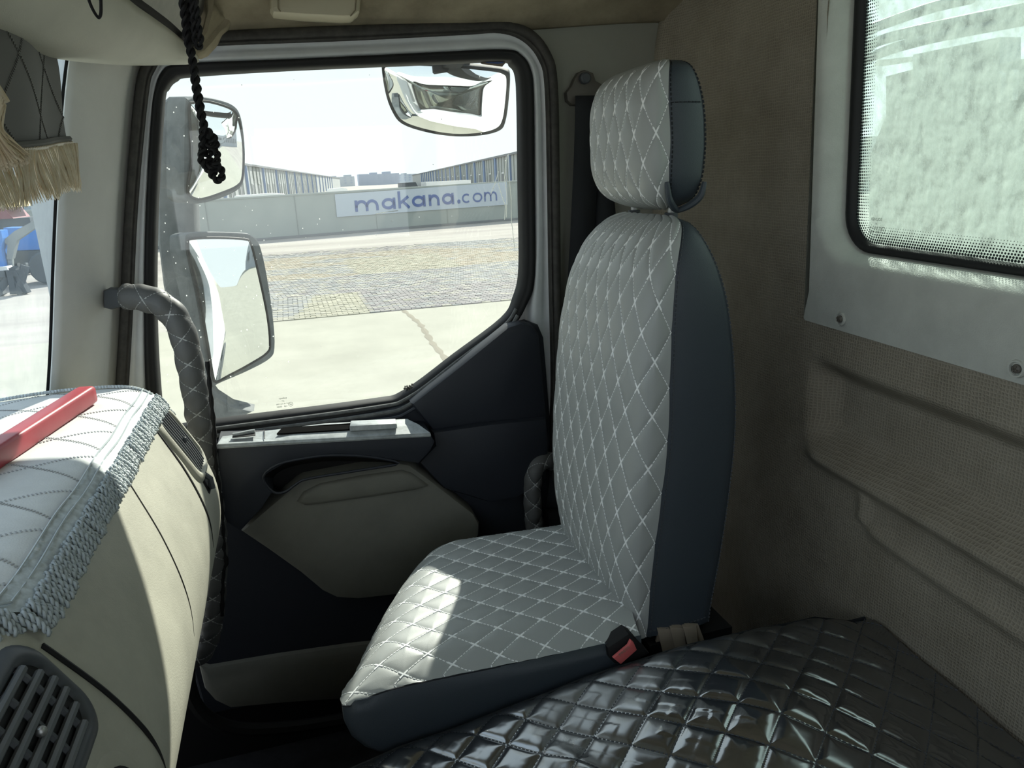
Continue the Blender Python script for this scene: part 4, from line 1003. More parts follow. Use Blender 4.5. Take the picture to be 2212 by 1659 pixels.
# cap
top = rows[-1]; c = sum(top, Vector()) / len(top) + Vector((0, 0, 0.002))
mb = MB(); mb.add(top + [c], [(i, i + 1, len(top)) for i in range(len(top) - 1)] + [(len(top) - 1, 0, len(top))]); mb.build('backrest_cap', M['leather'], seat, True)
st = Stitch()
def seam_dashes(st, P, N, w=0.0009, period=0.007):
    P = np.array([tuple(p) for p in P]); L = np.r_[0, np.cumsum(np.linalg.norm(np.diff(P, axis=0), axis=1))]; x = 0
    while x < L[-1] - period:
        a = np.array([np.interp(x, L, P[:, c]) for c in range(3)]); b = np.array([np.interp(x + period * .65, L, P[:, c]) for c in range(3)])
        st.dash(a, b, np.array(N, float), w, 0.0012); x += period
seam_dashes(st, [r[1] + Vector((0.001, -0.001, 0)) for r in rows], (0, -1, 0)); seam_dashes(st, [r[5] + Vector((0, -0.0005, 0)) for r in rows], (0.5, -0.85, 0))
seam_dashes(st, [r + Vector((0, -0.001, 0.012)) for r in rows[0][1:6]], (0, -1, 0))
tag(raw('side_seam_stitching', st.v, st.f, M['vent'], seat), kind='stuff')
# lower hem and torn cover under the backrest
mb = MB()
for k in range(3):
    pts = [(0.520 + 0.022 * k, 0.992 - 0.004 * k, -0.752), (0.545 + 0.022 * k, 0.990 - 0.004 * k, -0.757), (0.552 + 0.02 * k, 0.985 - .004 * k, -0.80 - 0.01 * (k % 2)), (0.532 + 0.02 * k, 0.985 - .004 * k, -0.815 + .012 * k)]
    mb.prism([Vector(p) for p in pts], (0.002, 0.006, 0))
    mb.prism([Vector(p) + Vector((0.006, 0.003, 0)) for p in pts[:2]] + [Vector(pts[1]) + Vector((0.016, 0.0, -0.03)), Vector(pts[0]) + Vector((-0.004, 0.004, -0.045))], (0.001, 0.005, 0))
mb.build('torn_cover', M['rag'], seat)
mb = MB(); mb.box((0.585, 1.10, -0.86), (0.16, 0.22, 0.16)); mb.box((0.50, 1.19, -0.90), (0.24, 0.36, 0.10)); mb.build('backrest_bracket', M['black'], seat)
# headrest
hz = np.array([-0.064, -0.058, -0.046, -0.025, 0.0, 0.04, 0.085, 0.118, 0.140, 0.154, 0.162, 0.165])
hxs = np.array([0.612, 0.600, 0.588, 0.580, 0.577, 0.577, 0.575, 0.575, 0.578, 0.585, 0.596, 0.606])
hxb = np.array([0.620, 0.628, 0.636, 0.640, 0.642, 0.643, 0.640, 0.634, 0.627, 0.622, 0.617, 0.612])
hyn = np.array([1.150, 1.125, 1.100, 1.086, 1.080, 1.078, 1.079, 1.082, 1.087, 1.098, 1.122, 1.160])
hyf = np.array([1.25, 1.275, 1.300, 1.318, 1.326, 1.330, 1.328, 1.322, 1.312, 1.298, 1.272, 1.235])
hdp = np.array([0.004, 0.014, 0.026, 0.034, 0.038, 0.040, 0.038, 0.034, 0.028, 0.020, 0.010, 0.003])
hl = np.r_[0, np.cumsum(np.hypot(np.diff(hz), np.diff(hxs)))]; HL = hl[-1]
def densh(a, n=300):
    P = cr([Vector((hl[i], a[i], 0)) for i in range(len(hl))], 30); return np.interp(np.linspace(0, HL, n), [p.x for p in P], [p.y for p in P])
th_ = {k: densh(a) for k, a in dict(z=hz, xs=hxs, xb=hxb, yn=hyn, yf=hyf, dp=hdp).items()}
hv = np.linspace(0, 1, 300)
def ht(k, v): return np.interp(v, hv, th_[k])
def head_S(u, v):
    th = np.interp(u, _ah, _t)
    yc = (ht('yn', v) + ht('yf', v)) / 2; hw = (ht('yf', v) - ht('yn', v)) / 2
    sy = np.sign(th) * np.abs(np.sin(th)) ** 0.62
    x = ht('xs', v) - ht('dp', v) * np.clip(np.cos(th), 0, 1) ** 0.42
    return np.stack([x, yc + hw * sy, ht('z', v)], 1)
headrest = empty('headrest', (0.61, 1.205, -0.064)); headrest.parent = seat; headrest.matrix_parent_inverse = pinv(seat)
def hbuild(fn, *a, **k):
    o = fn(*a, **k); return o
def under_head(o):
    o.parent = headrest; o.matrix_parent_inverse = Matrix.Translation(headrest.location).inverted(); return o
G = quilt(head_S, 0.34, HL, 0.052, 0.088, 220, 240, -0.0028, 0.0055)
under_head(grid_obj('headrest_face', G, M['leather']))
st = Stitch(); stitch_lines(head_S, 0.34, HL, 0.052, 0.088, st, flip=-1, vm=(0.03, 0.97))
under_head(tag(raw('headrest_stitching', st.v, st.f, M['thread']), kind='stuff'))
hrows = wrap_rows(head_S, lambda k, v: float(ht(k, v)))
under_head(sheet('headrest_shell', hrows, M['leather_dark']))
st = Stitch(); seam_dashes(st, [r[1] + Vector((0.001, -0.001, 0)) for r in hrows], (0, -1, 0)); seam_dashes(st, [r[5] + Vector((0, -0.001, 0)) for r in hrows], (0.5, -0.85, 0), 0.0012)
k_ = 40; seam_dashes(st, [p + Vector((0, -0.001, 0)) for p in hrows[k_][1:6]], (0, -1, 0))
under_head(tag(raw('headrest_seams', st.v, st.f, M['thread_dark']), kind='stuff'))
mb = MB()                                              # gathered cover folds below the headrest
for pts in ([(0.574, 1.079, -0.020), (0.580, 1.083, -0.045), (0.592, 1.092, -0.058), (0.606, 1.104, -0.066)], [(0.641, 1.081, -0.022), (0.636, 1.084, -0.044), (0.622, 1.093, -0.058), (0.606, 1.104, -0.066)]):
    P = cr([Vector(p) for p in pts], 5); mb.tube(P, [0.0025 + 0.0035 * math.sin(math.pi * (i + 2) / (len(P) + 4)) for i in range(len(P))], 8)
under_head(mb.build('gathered_fold', M['leather_dark'], None, True))
for yy, xx in ((1.135, 0.612), (1.275, 0.612)):
    mb = MB(); mb.tube([Vector((xx, yy, -0.10)), Vector((xx, yy, -0.03))], 0.006, 10)
    under_head(mb.build('post', M['steel'], None, True))
    mb = MB(); mb.tube([Vector((xx + .0, yy, -0.082)), Vector((xx, yy, -0.070))], 0.011, 10); under_head(mb.build('post_collar', M['vent'], None, True))
# cushion
cy_ = np.array([0.962, 0.966, 0.98, 1.00, 1.05, 1.10, 1.16, 1.22, 1.28, 1.33, 1.37, 1.40, 1.415, 1.42])
cx0 = np.array([0.004, -0.006, -0.008, -0.004, 0.012, 0.032, 0.058, 0.086, 0.118, 0.150, 0.190, 0.240, 0.290, 0.33])
def cush_S(u, v):
    """top of the cushion: u from the front edge backwards, v from the near seam across"""
    y = 0.962 + (1.42 - 0.962) * v
    xf = np.interp(y, cy_, cx0); x = xf + (0.474 + 0.086 * sstep(0.955, 1.27, y) - xf) * u
    def fe(d, w): 
        t = np.clip(d / w, 0, 1); return 1 - (1 - t) ** 2.2
    near = 0.022 * (1 - fe(y - 0.962, 0.09)); front = 0.060 * (1 - fe(x - xf, 0.085)); farr = 0.075 * (1 - fe(1.42 - y, 0.10))
    z = -0.706 - near - front * np.clip((y - 0.962) / 0.12 + 0.22, 0, 1) - farr - 0.012 * np.clip(u - 0.2, 0, 1)
    return np.stack([x, y, z], 1)
def cush_lat(u, v): return u, v
G = quilt(cush_S, 0.53, 0.46, 0.083, 0.052, 300, 280, 0.0024, 0.006, off=(0.02, 0.01))
grid_obj('cushion_top', G, M['leather'], seat)
st = Stitch(); stitch_lines(cush_S, 0.53, 0.46, 0.083, 0.052, st, off=(0.02, 0.01))
tag(raw('cushion_stitching', st.v, st.f, M['thread'], seat), kind='stuff')
n = 60
edge = [Vector(p) for p in cush_S(np.linspace(1, 0, n), np.zeros(n))] + [Vector(p) for p in cush_S(np.zeros(n), np.linspace(0.01, 1, n))] + [Vector(p) for p in cush_S(np.linspace(0.02, 1, n), np.ones(n))]
rows = [edge]
for dz, k, o_ in ((0.004, 1.0, 0.002), (0.03, 1.0, 0.004), (0.06, 0.985, 0.003), (0.09, 0.95, 0.0), (0.115, 0.90, -0.004), (0.14, 0.84, -0.01)):
    rows.append([Vector((0.50 + (p.x - 0.50) * k, 1.19 + (p.y - 1.19) * (1 + o_ / 0.23) , -0.728 - dz if p.z > -0.74 else p.z - dz * 0.9)) for p in edge])
sheet('cushion_side', rows, M['leather_dark'], seat)
mb = MB(); mb.tube([p + Vector((0, -0.001, 0.0)) for p in edge[30:n + 30]], 0.0012, 5); mb.build('cushion_piping', M['thread_dark'], seat, True)
mb = MB(); mb.box((0.33, 1.2, -1.05), (0.38, 0.36, 0.40)); mb.box((0.36, 1.2, ZF + 0.05), (0.46, 0.42, 0.10)); mb.build('seat_base', M['black'], seat)

# ---- seat belt
belt = empty('seat_belt', (0.70, 1.67, -0.9)); tag(belt, 'black seat belt hanging from a grey bolted plate on the door pillar', 'seat belt')
pa = [(0.6791, 1.672, 0.2222), (0.6992, 1.672, 0.2153), (0.7057, 1.672, 0.1987), (0.7261, 1.672, 0.1887), (0.7317, 1.672, 0.1738), (0.7212, 1.672, 0.158), (0.704, 1.672, 0.1523), (0.6473, 1.672, 0.1473), (0.6353, 1.672, 0.1574), (0.6335, 1.672, 0.175), (0.6449, 1.672, 0.1866), (0.6542, 1.672, 0.204), (0.6634, 1.672, 0.2165)]
mb = MB(); mb.prism([Vector(p) + Vector((0, 0.012, 0)) for p in pa], (0, -0.018, 0), bev=0.004); mb.build('anchor_plate', M['belt_plate'], belt, True)
c = Vector((0.6743, 1.65, 0.203)); mb = MB(); mb.tube([c + Vector((0, .012, 0)), c, c + Vector((0, -.003, 0))], [0.0125, 0.0125, 0.009], 12); mb.build('anchor_bolt', M['vent'], belt, True)
def web(name, L, R, th=0.0016):
    a = resample(cr(L, 6), 40); b = resample(cr(R, 6), 40)
    return sheet(name, [a, [p.lerp(q, .5) + Vector((0, -0.001, 0)) for p, q in zip(a, b)], b], M['belt'], belt, thick=th)
web('webbing', [Vector(p) for p in [(0.6489, 1.652, 0.1659), (0.6441, 1.655, 0.0444), (0.6278, 1.66, -0.1961), (0.6051, 1.662, -0.4194), (0.5871, 1.662, -0.5839), (0.5647, 1.655, -0.7144), (0.5438, 1.64, -0.8141)]], [Vector(p) for p in [(0.7081, 1.652, 0.166), (0.7056, 1.655, 0.0424), (0.6868, 1.66, -0.2003), (0.6633, 1.662, -0.4258), (0.6452, 1.662, -0.5918), (0.6271, 1.655, -0.7243), (0.6127, 1.64, -0.8262)]])
web('return_webbing', [Vector(p) for p in [(0.7047, 1.66, 0.1581), (0.7114, 1.663, 0.0425), (0.6962, 1.665, -0.1035), (0.6778, 1.666, -0.2446)]], [Vector(p) for p in [(0.716, 1.66, 0.1579), (0.7411, 1.663, -0.0314), (0.751, 1.665, -0.1067), (0.7505, 1.666, -0.273)]])
mb = MB(); mb.prism([Vector(p) for p in [(0.5388, 1.655, -0.8198), (0.6378, 1.655, -0.8215), (0.6695, 1.655, -0.8613), (0.6621, 1.655, -0.9134), (0.5415, 1.655, -0.8908)]], (0, -0.04, 0), bev=0.006); mb.build('retractor', M['black'], belt, True)
# ---- buckle
bk = empty('belt_buckle', (0.4489, 0.95, -0.7437)); tag(bk, 'black belt buckle with a faded red release button beside the seat cushion', 'buckle')
bo = [(0.4108, 0.95, -0.7344), (0.4473, 0.95, -0.7174), (0.4587, 0.95, -0.727), (0.4854, 0.95, -0.7631), (0.4571, 0.95, -0.7719), (0.4227, 0.95, -0.7667), (0.4123, 0.95, -0.7519)]
mb = MB(); mb.prism([Vector(p) + Vector((0, 0.028, 0)) for p in bo], (0, -0.028, 0), bev=0.003); mb.build('housing', M['black'], bk, True)
bo = [(0.4166, 0.947, -0.7492), (0.4426, 0.947, -0.7324), (0.4475, 0.947, -0.7233), (0.4524, 0.947, -0.7287), (0.4581, 0.947, -0.7439), (0.4295, 0.947, -0.7637)]
mb = MB(); mb.prism([Vector(p) for p in bo], (0, -0.006, 0), bev=0.002); o = mb.build('release_button', M['buckle_red'], bk, True)
X = (Vector((0.449, 0.94, -0.7302)) - Vector((0.4231, 0.94, -0.7478))).normalized(); Yv = Vector((0, -1, 0)).cross(X) * -1
Yv = Vector((0, 1, 0)).cross(X) * -1
Zv = X.cross(Yv)
m4 = Matrix((X, Yv, Zv)).transposed().to_4x4(); m4.translation = Vector((0.4363, 0.9405, -0.7411)) + Vector((0, -0.0006, 0)); text_mesh('button_print', 'PRESS', 0.0085, M['rag'], o, m4)

# ---- black quilted mat over the engine cover
mat_ = empty('quilted_mat', (0.45, 0.7, -0.8)); tag(mat_, 'glossy black quilted vinyl mat over the raised engine cover beside the seat', 'mat')
_e = [(-0.1368, 0.9344, -0.85), (-0.0171, 0.9459, -0.832), (0.0672, 0.949, -0.815), (0.1676, 0.9457, -0.8), (0.3027, 0.9437, -0.782), (0.4203, 0.941, -0.765), (0.5545, 0.929, -0.745), (0.6734, 0.9254, -0.742), (0.7828, 0.9255, -0.745), (0.8515, 0.9207, -0.765)]
ex = [q[0] for q in _e]; ey = [q[1] for q in _e]; ez = [q[2] for q in _e]
def mat_S(u, v):
    x = -0.20 + 1.085 * u
    e = np.interp(x, ex, ey); y = e + (0.16 - e) * v
    d = (e - y)
    z = np.interp(x, ex, ez) - 0.016 * (1 - np.clip(d / 0.04, 0, 1)) ** 2 + 0.008 + 0.026 * np.exp(-((x - 0.56) / 0.17) ** 2 - ((y - 0.74) / 0.16) ** 2) - 0.03 * np.clip((x - .62) / .26, 0, 1) * np.clip(d / 0.25, 0, 1)
    z = z + 0.005 * np.sin(7 * x + 11 * y) * np.sin(9 * y - 5 * x) + 0.0012 * np.sin(31 * x - 17 * y) * np.sin(23 * y + 13 * x)
    z = z + 0.012 * np.exp(-(((x - 0.30) * 0.9 + (y - 0.74) * 0.44) / 0.016) ** 2) * np.exp(-((x - 0.30) ** 2 + (y - 0.74) ** 2) / 0.006)
    return np.stack([x, y, z], 1)
def mquilt(ni, nj, cell=0.052, amp=0.0046, ang=0.0):
    U, V = np.meshgrid(np.linspace(0, 1, ni), np.linspace(0, 1, nj), indexing='ij')
    P = mat_S(U.ravel(), V.ravel()); p, q = mlat(P[:, 0], P[:, 1], cell)
    d = np.minimum(np.abs(p - np.round(p)), np.abs(q - np.round(q))) * cell
    jit = 0.75 + 0.5 * np.abs(np.sin(np.floor(p + .5) * 12.9 + np.floor(q + .5) * 78.2))
    edge_ = np.clip((0.872 - P[:, 0]) / 0.05, 0.0, 1)
    P[:, 2] += edge_ * amp * jit * (1 - np.exp(-(d / 0.006)))
    tilt = np.sin(np.floor(p) * 37.7 + np.floor(q) * 17.3) * 0.035; P[:, 2] += edge_ * tilt * (p - np.floor(p) - .5) * cell * (1 - np.exp(-(d / 0.006)))
    return P.reshape(ni, nj, 3)
MA = math.radians(41)
def mlat(x, y, cell):
    wob = 0.004 * np.sin(9 * x + 6 * y)
    return ((x + wob) * math.cos(MA) + y * math.sin(MA)) / cell, (-(x + wob) * math.sin(MA) + y * math.cos(MA)) / (cell * 1.08)
G = mquilt(420, 340)
mt = grid_obj('mat_top', G, M['vinyl'], mat_)
st = Stitch()
cell = 0.052
def mat_z(x, y):
    e = np.interp(x, ex, ey); u = (x + 0.20) / 1.085; v = (y - e) / (0.16 - e); return u, v
for fam in (0, 1):
    for k in range(-20, 40):
        t = np.linspace(-25, 40, 2600)
        p, q = (np.full_like(t, k), t) if fam == 0 else (t, np.full_like(t, k))
        a, b = p * cell, q * cell * 1.08
        x = a * math.cos(MA) - b * math.sin(MA); y = a * math.sin(MA) + b * math.cos(MA); x = x - 0.004 * np.sin(9 * x + 6 * y)
        u, v = mat_z(x, y); ok = (u > 0) & (u < 1) & (v > 0) & (v < 0.95)
        if ok.sum() < 8: continue
        P = mat_S(u[ok], v[ok]); L = np.r_[0, np.cumsum(np.linalg.norm(np.diff(P, axis=0), axis=1))]; xx = 0
        while xx < L[-1] - 0.004:
            A_ = np.array([np.interp(xx, L, P[:, c]) for c in range(3)]); B_ = np.array([np.interp(xx + 0.004, L, P[:, c]) for c in range(3)])
            st.dash(A_, B_, np.array([0, 0, 1.0]), 0.0010, 0.0012); xx += 0.0066
tag(raw('mat_stitching', st.v, st.f, M['vent'], mat_), kind='stuff')
n = 120
edge = [Vector(p) for p in mat_S(np.linspace(0, 1, n), np.zeros(n))]
sheet('mat_skirt', [edge, [p + Vector((0, 0.006, -0.012)) for p in edge], [p + Vector((0, 0.004, -0.05)) for p in edge], [p + Vector((0, -0.01, -0.12)) for p in edge]], M['vinyl'], mat_)
mb = MB(); mb.tube([p + Vector((0, 0.001, 0.001)) for p in edge], 0.003, 6); mb.build('mat_hem', M['belt'], mat_, True)
ec = empty('engine_cover', (0.38, 0.5, ZF)); tag(ec, 'dark engine cover hidden under the quilted black mat between the seats', 'engine cover')
mb = MB(); P = [Vector((-0.16, 0.74, 0)), Vector((0.07, 0.82, 0)), Vector((0.45, 0.88, 0)), Vector((0.75, 0.90, 0)), Vector((0.86, 0.88, 0)), Vector((0.86, -0.6, 0)), Vector((-0.16, -0.6, 0))]
mb.prism([p + Vector((0, 0, ZF + 0.002)) for p in P], (0, 0, 0.47), bev=0.02); mb.build('cover_body', M['black'], ec)

# ---- hanging black knotted cord
hc = empty('hanging_cord', (-0.0716, 0.95, 0.2129)); tag(hc, 'black knotted crochet cord hanging in front of the door mirror', 'cord')
def braid(pts, r, n=2, tw=260, m=None, name='strand', parent=None):
    P = resample(cr(pts, 6), 90); mb = MB()
    for k in range(n):
        ph = 2 * math.pi * k / n; q = []
        acc = 0
        for i, p in enumerate(P):
            if i: acc += (P[i] - P[i - 1]).length
            t = (P[min(i + 1, 89)] - P[max(i - 1, 0)]).normalized(); u = t.cross(Vector((0, 1, 0.1))).normalized(); w = t.cross(u)
            a = ph + acc * tw; q.append(p + (u * math.cos(a) + w * math.sin(a)) * r * 0.62)
        mb.tube(q, r * 0.62, 6)
    return mb.build(name, m or M['black'], parent, True)
for L in ([(-0.0819, 0.95, 0.2127), (-0.0814, 0.95, 0.1853), (-0.0821, 0.95, 0.1621), (-0.0804, 0.95, 0.1386), (-0.081, 0.95, 0.105), (-0.0795, 0.95, 0.0755), (-0.0755, 0.95, 0.0555)], [(-0.0729, 0.955, 0.214), (-0.0778, 0.955, 0.1817), (-0.0801, 0.955, 0.1536), (-0.0798, 0.955, 0.1297), (-0.0793, 0.955, 0.1006), (-0.0783, 0.955, 0.0734), (-0.0742, 0.955, 0.0507)]):
    braid([Vector(p) for p in L], 0.0038, 2, 330, parent=hc)
braid([Vector(p) for p in [(-0.0668, 0.945, 0.2074), (-0.0676, 0.945, 0.1891), (-0.068, 0.945, 0.1707), (-0.0678, 0.945, 0.159), (-0.0692, 0.945, 0.1525), (-0.0722, 0.945, 0.1515), (-0.0738, 0.945, 0.1567), (-0.0732, 0.945, 0.1706), (-0.0711, 0.945, 0.1937), (-0.07, 0.945, 0.2073)]], 0.003, 2, 330, parent=hc, name='side_loop')
for L in ([(-0.0783, 0.95, 0.0705), (-0.0816, 0.95, 0.0582), (-0.0796, 0.95, 0.0481), (-0.0739, 0.95, 0.0494), (-0.071, 0.95, 0.0564), (-0.0731, 0.95, 0.0624), (-0.0758, 0.95, 0.064)], [(-0.0737, 0.953, 0.0631), (-0.0688, 0.953, 0.0555), (-0.0691, 0.953, 0.0464), (-0.075, 0.953, 0.0404), (-0.0822, 0.953, 0.0387), (-0.0848, 0.953, 0.0448), (-0.0813, 0.953, 0.0518), (-0.0768, 0.953, 0.0557)], [(-0.0818, 0.948, 0.0455), (-0.0862, 0.948, 0.0356), (-0.0844, 0.948, 0.0274), (-0.0778, 0.948, 0.0251), (-0.0712, 0.948, 0.0289), (-0.0681, 0.948, 0.037), (-0.0713, 0.948, 0.0422), (-0.0766, 0.948, 0.0403)], [(-0.0761, 0.952, 0.0354), (-0.0815, 0.952, 0.0294), (-0.0807, 0.952, 0.0212), (-0.075, 0.952, 0.0189), (-0.0701, 0.952, 0.0249)], [(-0.0734, 0.95, 0.0291), (-0.0778, 0.95, 0.019), (-0.0748, 0.95, 0.0117), (-0.0701, 0.95, 0.0094), (-0.0664, 0.95, 0.0144), (-0.0664, 0.95, 0.0216), (-0.0697, 0.95, 0.0269), (-0.0739, 0.95, 0.025)]):
    braid([Vector(p) for p in L], 0.0036, 2, 420, parent=hc, name='knot_loop')
c2 = empty('hanging_cord', (-0.1483, 0.85, 0.1847)); tag(c2, 'thin black cord loop hanging over the cream overhead console', 'cord')
braid([Vector(p) for p in [(-0.1575, 0.85, 0.1884), (-0.156, 0.85, 0.1747), (-0.153, 0.85, 0.1648), (-0.1495, 0.85, 0.16), (-0.1458, 0.85, 0.1632), (-0.1437, 0.85, 0.1729), (-0.1417, 0.85, 0.1888)]], 0.0024, 1, 10, parent=c2)

# ---- grey windscreen valance with tan fringe
vl = empty('windscreen_valance', (-0.3041, 1.25, 0.2239)); tag(vl, 'grey quilted valance with silky tan fringe hanging along the windscreen head', 'valance')
VH = [(-0.3016, 1.292, 0.0811), (-0.2794, 0.97, 0.0537)]
def val_S(u, v):
    y = 1.292 - 0.692 * v
    z_top = 0.235; low = np.interp(y, [0.7, VH[1][1], VH[0][1]], [VH[1][2] + 0.01, VH[1][2], VH[0][2]])
    x = -0.292 + 0.0 * y - 0 + 0.006 * np.sin(y * 24)
    return np.stack([x + 0.004 * np.sin(u * 5), y, z_top + (low - z_top) * u], 1)
G = quilt(val_S, 0.20, 0.65, 0.16, 0.13, 80, 160, 0.0, 0.006)
grid_obj('valance_panel', G, M['valance'], vl)
st = Stitch(); stitch_lines(val_S, 0.20, 0.65, 0.16, 0.13, st, period=0.004, duty=0.4, w=0.0022, flip=1, nodes=False); stitch_lines(val_S, 0.20, 0.65, 0.16, 0.13, st, period=0.004, duty=0.4, w=0.0022, flip=-1, nodes=False)
tag(raw('valance_stitching', st.v, st.f, mat('valance_thread', (0.17, 0.17, 0.16), 0.8), vl), kind='stuff')
mb = MB(); mb.tube([Vector(val_S(np.array([1.0]), np.array([v]))[0]) + Vector((0.003, 0, 0)) for v in np.linspace(0, 1, 160)], 0.0045, 6); mb.build('hem_roll', M['valance'], vl, True)
mb = MB(); mb.tube([Vector(val_S(np.array([1.0]), np.array([v]))[0]) + Vector((0.006, 0, -0.006 + 0.001 * math.sin(v * 900))) for v in np.linspace(0, 1, 500)], 0.0022, 5); mb.build('fringe_heading', M['fringe'], vl, True)
mb = MB()
def strand(mb, p, L, dy, r=0.00085):
    q = []
    for k in np.linspace(0, 1, 6):
        q.append(p + Vector((0.004 * math.sin(k * 3 + p.y * 50), dy * k * k, -L * k)))
    mb.tube(q, [r, r, r, r, r, r * .5], 3, cap=False)
for k in range(900):
    v = random.uniform(0.0, 1.0) ** 1.2; p = Vector(val_S(np.array([1.0]), np.array([v]))[0]) + Vector((0.005 + random.uniform(-.003, .004), 0, -0.006))
    strand(mb, p, random.uniform(0.052, 0.064) + (0.008 * max(0, .08 - v) / .08), random.gauss(0.004, 0.006) + (0.014 if v < 0.06 else 0) * random.random())
tag(mb.build('fringe', M['fringe'], vl, True), kind='stuff')
tf = empty('tassel_curtain', (-0.2292, 0.8, 0.0866)); tag(tf, 'tan silky tassel curtain end hanging in front of the grey valance', 'tassel')
mb = MB()
for k in range(420):
    t = random.random(); a = Vector((-0.239, 0.8, 0.1001)).lerp(Vector((-0.2291, 0.8, 0.0819)), t); b = Vector((-0.2583, 0.8, 0.0238)).lerp(Vector((-0.2189, 0.8, 0.0331)), t ** 1.5)
    d = random.uniform(-0.012, 0.012); q = []
    L = random.uniform(0.94, 1.0)
    for k2 in np.linspace(0, 1, 8):
        p = a.lerp(b, k2 * L); p = p + Vector((0.012 * math.sin(k2 * 3.1) * -t, d * (0.4 + k2), 0.004 * math.sin(k2 * 6 + k)))
        q.append(p)
    mb.tube(q, 0.0009, 3, cap=False)
tag(mb.build('tassel_strands', M['fringe'], tf, True), kind='stuff')
mb = MB(); mb.tube(cr([Vector(p) for p in [(-0.3034, 0.98, 0.1342), (-0.2887, 0.98, 0.1211), (-0.2798, 0.98, 0.1004)]], 5), 0.006, 8); mb.build('tassel_heading', M['fringe'], tf, True)

# ---- cream overhead grip on the headliner
og = [(0.0182, 1.6, 0.3617), (0.0147, 1.6, 0.3206), (0.0197, 1.6, 0.3134), (0.0788, 1.6, 0.3102), (0.1482, 1.6, 0.3078), (0.1678, 1.6, 0.3088), (0.1812, 1.6, 0.318), (0.1903, 1.6, 0.3655)]
mb = MB(); mb.prism([Vector(p) + Vector((0, 0.05, 0)) for p in og], (0, -0.065, 0), bev=0.010); o = mb.build('overhead_grip', M['cream'], None, True)
tag(o, 'cream plastic overhead grip on the headliner above the door window', 'grip')
mb = MB(); L = [Vector(p) for p in [(0.0328, 1.5835, 0.3505), (0.0299, 1.5835, 0.3206), (0.0334, 1.5835, 0.3151)]]; mb.tube(L, 0.0012, 5); L = [Vector(p) for p in [(0.162, 1.5835, 0.3088), (0.1727, 1.5835, 0.3196), (0.1779, 1.5835, 0.3535)]]; mb.tube(L, 0.0012, 5)
mb.build('grip_joint', M['headliner'], o)

# ================================================================== OUTSIDE
def glass_fan(name, outline, bulge, n, m, parent):
    c = sum(outline, Vector()) / len(outline); n = Vector(n).normalized(); rows = []
    for k in np.linspace(1, 0, 9):
        rows.append([c + (p - c) * k + n * bulge * (1 - k * k) for p in outline + [outline[0]]])
    return sheet(name, rows, m, parent)
dm = empty('door_mirror', (-0.25, 2.1, -0.9)); tag(dm, 'tall dusty grey door mirror unit with two glasses outside the passenger window', 'mirror')
N1 = (0.77, -0.63, 0.06)
arm = [(-0.2714, 2.14, 0.2137), (-0.2505, 2.14, 0.2308), (-0.2094, 2.14, 0.2313), (-0.1905, 2.14, 0.2124), (-0.1989, 2.14, 0.1258), (-0.2237, 2.14, -0.0108), (-0.2331, 2.14, -0.1048), (-0.2346, 2.14, -0.1773), (-0.2438, 2.14, -0.3513), (-0.2506, 2.14, -0.5312), (-0.2782, 2.14, -0.5385), (-0.322, 2.14, -0.5277), (-0.3339, 2.14, -0.4971), (-0.3326, 2.14, -0.368), (-0.3381, 2.14, -0.2426), (-0.3325, 2.14, -0.1224), (-0.3067, 2.14, 0.039)]
mb = MB(); mb.prism([Vector(p) + Vector((0, 0.10, 0)) for p in arm], (0, -0.09, 0), bev=0.02); mb.build('mirror_arm', M['mirror_shell'], dm, True)
ft = [(-0.2391, 1.95, -0.4827), (-0.2274, 1.95, -0.5086), (-0.1939, 1.95, -0.5402), (-0.1425, 1.95, -0.5621), (-0.176, 1.95, -0.574), (-0.2335, 1.95, -0.5824), (-0.2674, 1.95, -0.5864), (-0.262, 1.95, -0.5189)]
mb = MB(); mb.prism([Vector(p) + Vector((0, 0.08, 0)) for p in ft], (0, -0.07, 0), bev=0.01); mb.build('mirror_foot', M['mirror_shell'], dm, True)
nn = Vector(N1).normalized()
